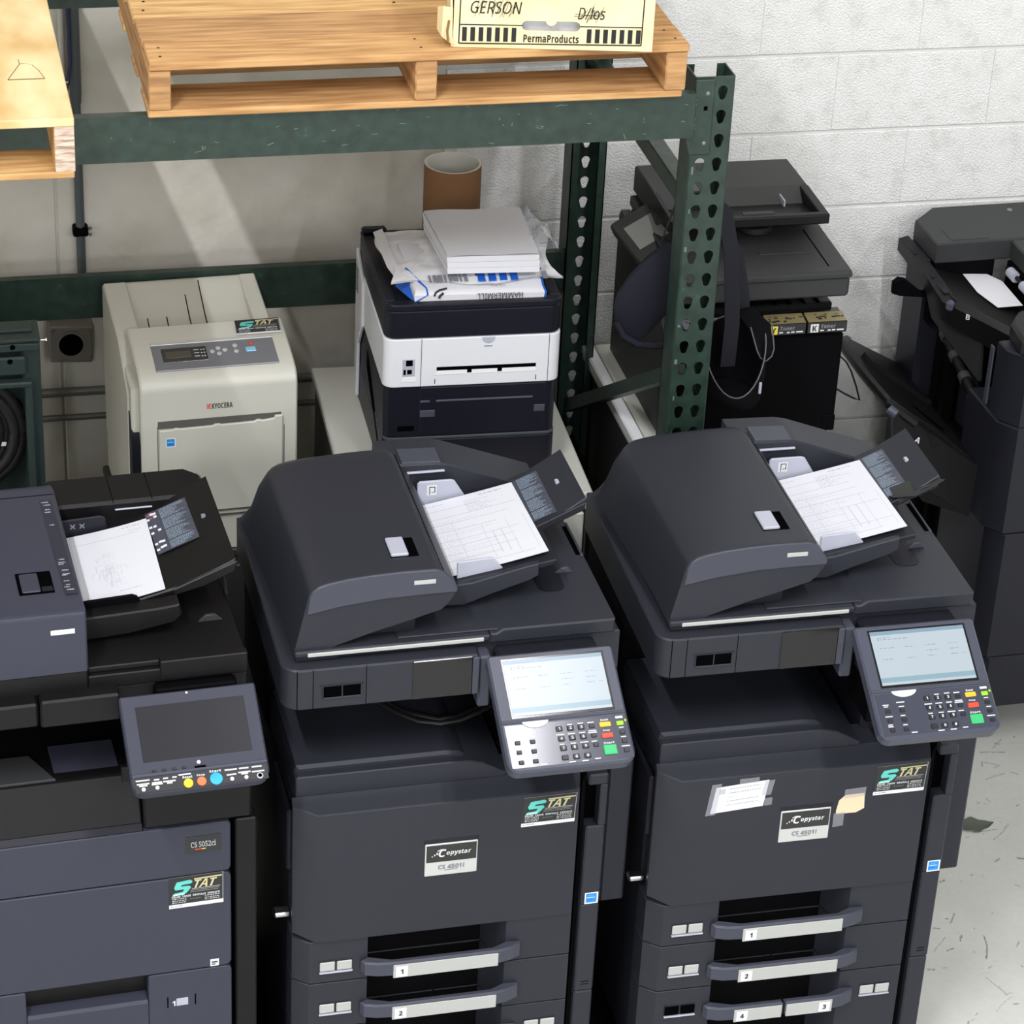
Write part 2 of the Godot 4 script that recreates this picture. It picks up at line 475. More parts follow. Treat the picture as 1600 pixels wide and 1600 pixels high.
# ---------------------------------------------------------------- rack
func teardrop(n := 16) -> Array:
	var o: Array = []
	for k in n:
		var a := TAU * k / n
		var d := Vector2(cos(a), sin(a))
		o.push_back(Vector2(d.x * 0.0102, d.y * 0.0102 + 0.004) if d.y > -0.3 else Vector2(d.x * 0.0062, d.y * 0.0062 - 0.0095))
	return o
func post(b: MB, xc: Array, x0: float, x1: float, zf: float, zb: float, y0: float, hole_y: float, top: float, bottom: float) -> void:
	# perforated web at zf, flanges back to zb, small return lips
	var s := signf(zb - zf); var th := 0.0028
	var hole := teardrop()
	var xm: float = (xc[0] + xc[1]) / 2.0
	for c in 2:
		var a: float = x0 + 0.003 if c == 0 else xm
		var e: float = xm if c == 0 else x1 - 0.003
		var y := hole_y + 0.0254
		while y > bottom + 0.05:
			var lo := y - 0.0508
			var ctr := Vector2(xc[c], y - 0.0254)
			var ring: Array = []; var out: Array = []
			for h in hole:
				var d: Vector2 = h.normalized()
				var t := INF
				if d.x > 1e-6: t = min(t, (e - ctr.x) / d.x)
				if d.x < -1e-6: t = min(t, (a - ctr.x) / d.x)
				if d.y > 1e-6: t = min(t, (y - ctr.y) / d.y)
				if d.y < -1e-6: t = min(t, (lo - ctr.y) / d.y)
				ring.push_back(ctr + h); out.push_back(ctr + d * t)
			for k in ring.size():
				var j := (k + 1) % ring.size()
				var p := [ring[k], ring[j], out[j], out[k]]
				# corners of the cell
				var ce := Vector2(out[k].x if absf(out[k].x - a) < 1e-6 or absf(out[k].x - e) < 1e-6 else out[j].x, out[k].y if absf(out[k].y - y) < 1e-6 or absf(out[k].y - lo) < 1e-6 else out[j].y)
				for zz in [zf, zf + s * th]:
					b.quad(Vector3(p[0].x, p[0].y, zz), Vector3(p[3].x, p[3].y, zz), Vector3(p[2].x, p[2].y, zz), Vector3(p[1].x, p[1].y, zz))
					if ce.distance_to(out[k]) > 1e-5 and ce.distance_to(out[j]) > 1e-5:
						b.tri(Vector3(p[3].x, p[3].y, zz), Vector3(ce.x, ce.y, zz), Vector3(p[2].x, p[2].y, zz))
				b.quad(Vector3(p[0].x, p[0].y, zf), Vector3(p[1].x, p[1].y, zf), Vector3(p[1].x, p[1].y, zf + s * th), Vector3(p[0].x, p[0].y, zf + s * th))
			y = lo
		b.box(Vector3(a, bottom, min(zf, zf + s * th)), Vector3(e, y, max(zf, zf + s * th)))
		b.box(Vector3(a, hole_y + 0.0254, min(zf, zf + s * th)), Vector3(e, top, max(zf, zf + s * th)))
	for e in [[x0, 1.0], [x1, -1.0]]:
		var xa: float = e[0]; var d: float = e[1]
		b.box(Vector3(min(xa, xa + d * th), bottom, min(zf + s * 0.003, zb)), Vector3(max(xa, xa + d * th), top, max(zf + s * 0.003, zb)))
		b.quad(Vector3(xa, bottom, zf + s * 0.003), Vector3(xa, top, zf + s * 0.003), Vector3(xa + d * 0.003, top, zf), Vector3(xa + d * 0.003, bottom, zf))
		b.box(Vector3(min(xa, xa + d * 0.018), bottom, min(zb - s * th, zb)), Vector3(max(xa, xa + d * 0.018), top, max(zb - s * th, zb)))
func beam(b: MB, x0: float, x1: float, y0: float, y1: float, zf: float, zb: float) -> void:
	# step beam: the outer lip stands above the ledge behind it
	b.xf = Transform3D(Basis(Vector3(0, 0, 1), Vector3(0, 1, 0), Vector3(-1, 0, 0)), Vector3.ZERO)
	b.prism([Vector2(zb, y0), Vector2(zf, y0), Vector2(zf, y1), Vector2(lerpf(zf, zb, 0.5), y1), Vector2(lerpf(zf, zb, 0.5), y1 - 0.02), Vector2(zb, y1 - 0.02)], -x1, -x0, 0.002)
	b.xf = Transform3D.IDENTITY
func build_rack() -> void:
	var t := thing("pallet_rack", "dark green steel pallet rack with teardrop punched posts carrying two pallets", "pallet rack", 1.6, -UP, -5.35)
	off += Vector3(-1.6, 0, 5.35)
	var G: Material = M.rack_green
	var p := mb(); post(p, [1.585, 1.6205], 1.562, 1.645, -4.92, -4.992, 0, 1.8125, 1.846, -0.095)
	var fp := part(t, "post", p, G)
	p = mb(); post(p, [1.5545, 1.59], 1.537, 1.62, -5.80, -5.728, 0, 1.2993 + 0.0508 * 11, 1.9, -0.095)
	part(t, "post", p, G)
	for x in [1.6035, 1.5785]: part(t, "foot_plate", mb().box(Vector3(x - 0.06, -0.1, -5.02 if x > 1.6 else -5.82), Vector3(x + 0.06, -0.094, -4.9 if x > 1.6 else -5.7), 0.001), G)
	# the other frame of the bay
	for z in [[-4.92, -4.992], [-5.80, -5.728]]:
		part(t, "post", mb().box(Vector3(-0.95, -0.095, min(z[0], z[1])), Vector3(-0.868, 1.85, max(z[0], z[1])), 0.003), G)
		part(t, "foot_plate", mb().box(Vector3(-0.97, -0.1, min(z[0], z[1]) - 0.02), Vector3(-0.85, -0.094, max(z[0], z[1]) + 0.02), 0.001), G)
	for x in [0.0, -2.48]:
		part(t, "strut", mb().box(Vector3(1.573 + x, 1.535, -5.79), Vector3(1.611 + x, 1.577, -4.975), 0.003), G)
		part(t, "strut", mb().box(Vector3(1.573 + x, 0.06, -5.79), Vector3(1.611 + x, 0.10, -4.975), 0.003), G)
		var d := mb()
		var a := Vector3(1.592 + x, 1.172, -4.97); var e := Vector3(1.575 + x, 0.675, -5.765)
		d.sweep([a, e], Vector3(0.017, 0, 0), 0.030)
		part(t, "diagonal_brace", d, G)
	var b := mb(); beam(b, -0.868, 1.562, 1.727, 1.82, -4.9, -4.945); var fb := part(t, "beam", b, G)
	b = mb(); beam(b, -0.868, 1.537, 1.727, 1.82, -5.80, -5.755); part(t, "beam", b, G)
	b = mb(); beam(b, -0.868, 1.537, 0.998, 1.102, -5.733, -5.775); part(t, "beam", b, G)
	# connector plates with rivets
	for c in [[1.562, 1.602, -4.914, 1.684, 1.842], [-0.908, -0.868, -4.914, 1.684, 1.842], [-0.908, -0.868, -5.726, 0.95, 1.13]]:
		var k := part(t, "connector_plate", mb().box(Vector3(c[0], c[3], c[2] - 0.005), Vector3(c[1], c[4], c[2]), 0.0015), G)
		for y in [c[3] + 0.025, c[4] - 0.028]:
			part(k, "rivet", rivet_mesh(), M.bare_steel).transform = Transform3D(Basis(Vector3.RIGHT, PI / 2), Vector3((c[0] + c[1]) / 2 + 0.006, y, c[2]) + off)
		part(k, "pin_hole", mb().box(Vector3((c[0] + c[1]) / 2, c[4] - 0.064, c[2] - 0.001), Vector3((c[0] + c[1]) / 2 + 0.008, c[4] - 0.055, c[2] + 0.0004), 0.0003), M.hole)
	part(t, "connector_bracket", mb().prism([Vector2(1.548, 1.727), Vector2(1.562, 1.727), Vector2(1.564, 1.684), Vector2(1.560, 1.684)], -4.944, -4.914), G)
	# weld beads and chipped paint where the beam meets its plate
	var r := RandomNumberGenerator.new(); r.seed = 9
	var s := mb()
	for y in [1.812, 1.802, 1.792, 1.762, 1.75, 1.742]:
		s.box(Vector3(1.558, y - 0.004, -4.914), Vector3(1.566, y + 0.004, -4.9085), 0.002)
	part(t, "weld_bead", s, M.bare_steel)
	s = mb()
	for k in 40:
		var x := r.randf_range(0.36, 1.54); var y := r.randf_range(1.735, 1.815)
		var l := r.randf_range(0.002, 0.013); var w := r.randf_range(0.0004, 0.0012)
		var an := r.randf_range(-0.5, 0.3) if r.randf() < 0.6 else r.randf_range(1.2, 1.9)
		s.sweep([Vector3(x, y, -4.89985), Vector3(x + cos(an) * l, clampf(y - sin(an) * l, 1.73, 1.818), -4.89985)], Vector3(-sin(an), -cos(an), 0) * w, 0.0003)
	for y in 14:
		var yy := 0.62 + y * 0.085
		s.box(Vector3(1.566 + r.randf() * 0.006, yy, -4.9203), Vector3(1.573, yy + r.randf_range(0.002, 0.018), -4.9196))
	part(t, "paint_chips", s, M.pale_scratch, "pale chips and scratches in the green paint")
var _rivet: ArrayMesh
func rivet_mesh() -> ArrayMesh:
	if _rivet == null:
		var b := MB.new(); b.lathe([Vector2(0.0045, 0), Vector2(0.004, 0.002), Vector2(0.002, 0.003)], Vector3.ZERO, 12)
		_rivet = b.mesh()
	return _rivet

# ---------------------------------------------------------------- pallets and box
func build_pallets() -> void:
	var r := RandomNumberGenerator.new(); r.seed = 21
	var t := thing("wooden_pallet", "weathered timber pallet with slatted deck under the cream storage box", "pallet", 0.485, 1.82, -4.885)
	off += Vector3(-0.485, 0, 4.885)
	var z := -4.882
	var i := 0
	for d in [0.115, 0.135, 0.125, 0.14, 0.12, 0.135, 0.13, 0.1]:
		var dx := r.randf_range(-0.006, 0.006)
		var gap := 0.004 if i < 2 else 0.014
		var bd := part(t, "deck_board", mb().box(Vector3(0.484 + dx, 1.914, z - d + gap), Vector3(1.528 + dx, 1.93 + r.randf_range(-0.001, 0.001), z), 0.0025), M["wood_x%d" % (i % 3)])
		for x in [0.512, 1.005, 1.508]:
			for q in [0.3, 0.7]:
				part(bd, "nail", nail_mesh(), M.text_black).position = Vector3(x + r.randf_range(-0.006, 0.006), 1.9302, z - d * q) + off
		z -= d
		i += 1
	for x in [0.488, 0.995, 1.49]:
		part(t, "stringer", mb().box(Vector3(x, 1.834, -5.86), Vector3(x + 0.042, 1.9138, -4.886), 0.003), M["wood_z%d" % (1 if x < 0.6 else 0)])
		part(t, "stringer_end", mb().box(Vector3(x + 0.002, 1.836, -4.886), Vector3(x + 0.040, 1.912, -4.8855)), M.wood_x1)
	for a in [[-4.885, 0.135, 0], [-5.1, 0.1, 1], [-5.35, 0.1, 2], [-5.6, 0.1, 0], [-5.76, 0.1, 1]]:
		part(t, "bottom_board", mb().box(Vector3(0.486, 1.82, a[0] - a[1]), Vector3(1.526, 1.834, a[0]), 0.0025), M["wood_x%d" % a[2]])

	t = thing("plywood_pallet", "pale plywood topped pallet overhanging the rack beam with a curved pencil mark", "pallet", 0.327, 1.828, -4.6)
	off += Vector3(-0.327, 0, 4.6)
	part(t, "top_sheet", mb().box(Vector3(-0.75, 1.926, -5.75), Vector3(0.328, 1.942, -4.6), 0.002), M.plywood)
	for x in [-0.75, -0.24, 0.292]:
		part(t, "stringer", mb().box(Vector3(x, 1.841, -5.75), Vector3(x + 0.036, 1.9258, -4.603), 0.003), M.wood_z2)
		part(t, "stringer_end", mb().box(Vector3(x + 0.001, 1.841, -4.603), Vector3(x + 0.0355, 1.926, -4.6015), 0.0005), M.wood_end, "grey weathered sawn end")
	for a in [[-4.601, 0.11], [-4.86, 0.1], [-5.2, 0.1], [-5.62, 0.1]]:
		part(t, "bottom_board", mb().box(Vector3(-0.75, 1.828, a[0] - a[1]), Vector3(0.326, 1.8408, a[0]), 0.002), M.wood_x2)
	var m := mb()
	var pts := [Vector3(0.226, 0, -4.795), Vector3(0.252, 0, -4.872), Vector3(0.262, 0, -4.875), Vector3(0.274, 0, -4.866), Vector3(0.284, 0, -4.838), Vector3(0.292, 0, -4.795)]
	for k in 5: m.sweep([pts[k] + Vector3(0, 1.9422, 0), pts[k + 1] + Vector3(0, 1.9422, 0)], Vector3(0.0007, 0, 0.0004), 0.0003)
	m.sweep([Vector3(0.226, 1.9422, -4.795), Vector3(0.292, 1.9422, -4.795)], Vector3(0, 0, 0.002), 0.0003)
	m.sweep([Vector3(0.252, 1.9422, -4.872), Vector3(0.251, 1.9422, -4.895)], Vector3(0.0007, 0, 0), 0.0003)
	part(t, "pencil_mark", m, mat("pencil", c8(120, 92, 58), 0.8))

var _nail: ArrayMesh
func nail_mesh() -> ArrayMesh:
	if _nail == null:
		var b := MB.new(); b.lathe([Vector2(0.003, -0.001), Vector2(0.003, 0.0003), Vector2(0.0008, 0.0005)], Vector3.ZERO, 8)
		_nail = b.mesh()
	return _nail

func build_storage_box() -> void:
	var t := thing("storage_box", "cream cardboard file box with black bar print and torn corner on timber pallet", "box", 1.07, 1.931, -4.91, -9.7)
	var cm := mat("box_card", Color.WHITE, 0.8)
	with_albedo(cm, ntex(256, 0.02, 81, false, 1.0, grad([c8(228, 210, 160), c8(238, 224, 180)], [0.2, 0.8])), Vector3.ONE * 2.0)
	var back := -0.4; var top := 2.19
	# front wall with an oval hand hole
	var fr := mb()
	fr.box(Vector3(0, 1.931, -0.004), Vector3(0.382, 1.967, 0)); fr.box(Vector3(0, 1.987, -0.004), Vector3(0.382, top, 0))
	for e in [[0.0, 0.140, -1.0], [0.382, 0.232, 1.0]]:
		var arc: Array = []
		for k in 9:
			var a := -PI / 2 + PI * k / 8.0
			arc.push_back(Vector2(e[1] + e[2] * cos(a) * 0.010, 1.977 + sin(a) * 0.010))
		fr.prism(arc + [Vector2(e[0], 1.987), Vector2(e[0], 1.967)], -0.004, 0.0)
	var f := part(t, "front_wall", fr, cm)
	part(t, "side_wall", mb().prism([Vector2(-0.0, 1.931), Vector2(-0.004, 1.931), Vector2(-0.012, top), Vector2(-0.008, top)], back, -0.002), cm)
	part(t, "side_wall", mb().box(Vector3(0.378, 1.931, back), Vector3(0.382, top, -0.004)), cm)
	part(t, "back_wall", mb().box(Vector3(0, 1.931, back), Vector3(0.38, top, back + 0.004)), cm)
	part(t, "bottom", mb().box(Vector3(0, 1.931, back), Vector3(0.38, 1.935, -0.004)), cm)
	part(t, "lid", mb().box(Vector3(-0.018, top - 0.06, back - 0.01), Vector3(0.39, top + 0.006, 0.008), 0.004), cm)
	# burst corner: the crushed flap sticks out at the left
	part(t, "torn_flap", mb().loft([[Vector3(-0.004, 1.94, -0.02), Vector3(-0.008, 1.94, 0.0), Vector3(0.004, 1.936, 0.004)], [Vector3(-0.03, 1.955, -0.03), Vector3(-0.022, 1.95, -0.004), Vector3(-0.002, 1.955, 0.006)], [Vector3(-0.03, 2.0, -0.03), Vector3(-0.02, 2.01, -0.006), Vector3(-0.002, 2.01, 0.003)]]), cm)
	part(t, "torn_edge", mb().tube([Vector3(-0.014, 1.938, 0.003), Vector3(-0.010, 1.945, 0.008), Vector3(-0.012, 1.965, 0.006), Vector3(-0.009, 1.985, 0.004)], 0.0022, 6), mat("torn_card", c8(134, 100, 58), 0.9))
	# print on the front
	var k := mb(); var e := 0.0005
	var ln := func(x0, y0, x1, y1, w): k.sweep([Vector3(x0, y0, e), Vector3(x1, y1, e)], (Vector3(0, w, 0) if absf(x1 - x0) > absf(y1 - y0) else Vector3(w, 0, 0)), 0.0006)
	ln.call(0.011, 1.939, 0.36, 1.943, 0.0012); ln.call(0.011, 1.939, 0.013, 2.12, 0.0012); ln.call(0.36, 1.943, 0.362, 2.12, 0.0012)
	ln.call(0.012, 1.9765, 0.132, 1.9775, 0.0010); ln.call(0.242, 1.978, 0.361, 1.979, 0.0010); ln.call(0.013, 2.12, 0.362, 2.12, 0.0012)
	for n in 7:
		for g in [0.017, 0.255]:
			var x: float = g + n * 0.0157
			k.box(Vector3(x, 1.9435 + x * 0.008, 0.0), Vector3(x + 0.0088, 1.9715 + x * 0.006, e + 0.0003))
	letters(k, "PermaProducts", font_bold, Vector3(0.134, 1.9445, e), Vector3.RIGHT, Vector3.UP, 0.0165, 0.0, false, 0.106)
	part(f, "printed_bars", k, M.text_black, "black printed frame, bars and maker's name")
	# scrawled marker writing, struck through
	var s := mb()
	letters(s, "GERSON", font_sans, Vector3(0.03, 2.0, e), Vector3.RIGHT, Vector3.UP, 0.024, 0.15, false, 0.095)
	letters(s, "D/los", font_sans, Vector3(0.236, 1.993, e), Vector3.RIGHT, Vector3.UP, 0.024, 0.15, false, 0.05)
	var r := RandomNumberGenerator.new(); r.seed = 4
	for n in 26:
		var x0 := r.randf_range(0.034, 0.112) if n < 16 else r.randf_range(0.236, 0.272)
		var y0 := 1.996 if n < 16 else 1.99
		s.sweep([Vector3(x0, y0 + r.randf_range(-0.005, 0.006), e), Vector3(x0 + r.randf_range(0.004, 0.014), y0 + r.randf_range(0.02, 0.034), e)], Vector3(0.0003, 0, 0), 0.0004)
	s.sweep([Vector3(0.228, 1.998, e), Vector3(0.286, 2.003, e)], Vector3(0, 0.0004, 0), 0.0004)
	s.sweep([Vector3(0.23, 2.003, e), Vector3(0.282, 1.999, e)], Vector3(0, 0.0004, 0), 0.0004)
	part(f, "marker_writing", s, M.text_black, "scrawled black marker writing")
	# the white content seen through the hand hole and the half-open tab
	part(t, "content", mb().box(Vector3(0.02, 1.9355, back + 0.02), Vector3(0.36, 2.08, -0.02), 0.004), M.paper)
	part(f, "tab", disc_mesh(0.0105), cm).transform = Transform3D(Basis(Vector3.RIGHT, PI / 2), Vector3(0.186, 1.9885, 0.0) + off)
func disc_mesh(rad: float) -> ArrayMesh:
	var b := MB.new(); b.lathe([Vector2(rad, 0), Vector2(rad, 0.0007)], Vector3.ZERO, 20); return b.mesh()

# ---------------------------------------------------------------- shared prints
func dealer_sticker_img() -> Image:
	var i := sheet_img(256, 160, c8(30, 32, 34))
	var r := RandomNumberGenerator.new(); r.seed = 31
	poly_fill(i, [Vector2(36, 26), Vector2(100, 20), Vector2(112, 30), Vector2(104, 40), Vector2(62, 42), Vector2(54, 50), Vector2(96, 50), Vector2(104, 60), Vector2(84, 84), Vector2(70, 92), Vector2(16, 94), Vector2(24, 82), Vector2(64, 78), Vector2(72, 66), Vector2(30, 66), Vector2(24, 54)], c8(92, 196, 184))
	poly_fill(i, [Vector2(20, 86), Vector2(76, 84), Vector2(70, 94), Vector2(16, 95)], c8(170, 226, 214))
	bar(i, 0.42, 0.42, 0.52, 0.025, c8(150, 154, 150)); bar(i, 0.40, 0.47, 0.52, 0.02, c8(130, 134, 130)); bar(i, 0.39, 0.52, 0.52, 0.02, c8(120, 124, 120))
	for y in [0.69, 0.75, 0.81]:
		small_print(i, 0.06, y, 0.26, 0.03, c8(206, 208, 206), r); small_print(i, 0.66, y, 0.28, 0.03, c8(206, 208, 206), r)
	small_print(i, 0.38, 0.74, 0.2, 0.02, c8(120, 124, 122), r)
	bar(i, 0.0, 0.88, 1.0, 0.12, c8(224, 226, 226))
	small_print(i, 0.03, 0.92, 0.22, 0.03, c8(120, 120, 124), r)
	bar(i, 0.0, 0.0, 1.0, 0.012, c8(190, 190, 180)); bar(i, 0.985, 0.0, 0.015, 0.88, c8(170, 172, 168))
	return i
func dealer_sticker(p: Node3D, tl: Vector3, r: Vector3, d: Vector3) -> void:
	if not M.has("dealer"): M["dealer"] = printed(dealer_sticker_img(), 0.35)
	var n := r.cross(-d).normalized() * 0.0008
	var s := part(p, "dealer_sticker", card(tl + n, r, d), M.dealer, "black sticker with a teal S and pale TAT lettering")
	var b := mb()
	var ru := r.normalized(); var up := -d.normalized()
	letters(b, "TAT", font_bold, tl + n + r * 0.42 + d * 0.40, ru, up, d.length() * 0.25, 0.35, false, r.length() * 0.40)
	b.sweep([tl + n * 1.8 + r * 0.46 + d * 0.115, tl + n * 1.8 + r * 0.97 + d * 0.10], up * d.length() * 0.02, 0.0004)
	part(s, "lettering", b, M.gold)
	b = mb()
	letters(b, "SALES  LEASE  RENTALS  SERVICE", font_bold, tl + n + r * 0.05 + d * 0.655, ru, up, d.length() * 0.055, 0.0, false, r.length() * 0.88)
	part(s, "lettering", b, M.text_white)
func energy_sticker(p: Node3D, tl: Vector3, r: Vector3, d: Vector3) -> void:
	if not M.has("energy"):
		var i := sheet_img(64, 64, c8(224, 232, 238)); bar(i, 0.1, 0.1, 0.8, 0.8, c8(40, 132, 210))
		bar(i, 0.18, 0.42, 0.6, 0.1, c8(150, 204, 236)); bar(i, 0.25, 0.25, 0.45, 0.06, c8(90, 170, 226)); bar(i, 0.2, 0.62, 0.4, 0.07, c8(30, 100, 180))
		M["energy"] = printed(i, 0.35)
	part(p, "blue_sticker", card(tl + r.cross(-d).normalized() * 0.0008, r, d), M.energy, "small blue square sticker with white border")
func form_img(seed_: int) -> Image:
	var i := sheet_img(512, 640, c8(208, 210, 216))
	var r := RandomNumberGenerator.new(); r.seed = seed_
	var g := c8(150, 154, 164); var f := c8(178, 182, 190)
	small_print(i, 0.06, 0.05, 0.25, 0.006, g, r); small_print(i, 0.66, 0.04, 0.22, 0.01, g, r)
	for y in 9: small_print(i, 0.5, 0.08 + y * 0.018, r.randf_range(0.1, 0.3), 0.007, f, r)
	for y in [0.13, 0.24, 0.33, 0.43, 0.56, 0.64, 0.74, 0.82, 0.92]: bar(i, 0.05, y, r.randf_range(0.5, 0.9), 0.004, g)
	for x in [0.05, 0.3, 0.55, 0.78, 0.95]: bar(i, x, 0.43 if x > 0.3 else 0.33, 0.004, 0.49, f)
	for y in 26: small_print(i, 0.08, 0.3 + y * 0.024, r.randf_range(0.05, 0.6), 0.005, f, r)
	bar(i, 0.62, 0.56, 0.004, 0.3, g); bar(i, 0.7, 0.56, 0.004, 0.3, g)
	return i
func instruct_img(seed_: int) -> Image:
	var i := sheet_img(160, 384, c8(66, 70, 82))
	var r := RandomNumberGenerator.new(); r.seed = seed_
	for y in 44:
		if y % 12 == 11: bar(i, 0.3, 0.02 + y * 0.0218, 0.7, 0.01, c8(36, 40, 50)); continue
		small_print(i, 0.34, 0.02 + y * 0.0218, r.randf_range(0.3, 0.62), 0.013, c8(150, 172, 188), r)
	bar(i, 0.29, 0.0, 0.012, 1.0, c8(30, 34, 44))
	for y in [0.02, 0.1, 0.3, 0.44, 0.7, 0.84]:
		for x in [0.0, 0.1, 0.18]:
			if r.randf() < 0.7: bar(i, x, y + r.randf() * 0.04, 0.08, 0.05, c8(222, 226, 232))
	return i
func screen_img() -> Image:
	var i := sheet_img(320, 200, c8(222, 236, 246))
	var r := RandomNumberGenerator.new(); r.seed = 8
	bar(i, 0, 0, 1, 0.07, c8(160, 190, 214)); bar(i, 0, 0.86, 1, 0.09, c8(168, 204, 220))
	var g := c8(150, 166, 180)
	small_print(i, 0.09, 0.115, 0.12, 0.012, g, r); small_print(i, 0.1, 0.15, 0.28, 0.014, g, r); bar(i, 0.07, 0.12, 0.01, 0.05, g)
	for p in [[0.07, 0.31, 0.16], [0.33, 0.31, 0.1], [0.55, 0.31, 0.13], [0.8, 0.31, 0.1], [0.55, 0.41, 0.13], [0.8, 0.41, 0.1], [0.07, 0.52, 0.12], [0.33, 0.52, 0.1], [0.55, 0.51, 0.09], [0.8, 0.51, 0.08], [0.92, 0.51, 0.05]]:
		small_print(i, p[0], p[1], p[2], 0.012, g, r)
	return i

# a tilted control panel: local frame with u to the right, v down the slope, n up out of the face
func panel_frame(tl: Vector3, tilt: float) -> Transform3D:
	var a := deg_to_rad(tilt)
	var d := Vector3(0, -sin(a), cos(a))
	return Transform3D(Basis(Vector3.RIGHT, -d, Vector3.RIGHT.cross(-d)), tl)
func round_poly(x0: float, y0: float, x1: float, y1: float, r: Array, n := 5) -> Array:
	# corners in order: bottom-left, bottom-right, top-right, top-left
	var o: Array = []
	var c := [Vector2(x0 + r[0], y0 + r[0]), Vector2(x1 - r[1], y0 + r[1]), Vector2(x1 - r[2], y1 - r[2]), Vector2(x0 + r[3], y1 - r[3])]
	for k in 4:
		if r[k] <= 0.0: o.push_back(c[k]); continue
		for j in n + 1:
			var a := PI + PI / 2 * k + PI / 2 * j / n
			o.push_back(c[k] + Vector2(cos(a), sin(a)) * r[k])
	return o

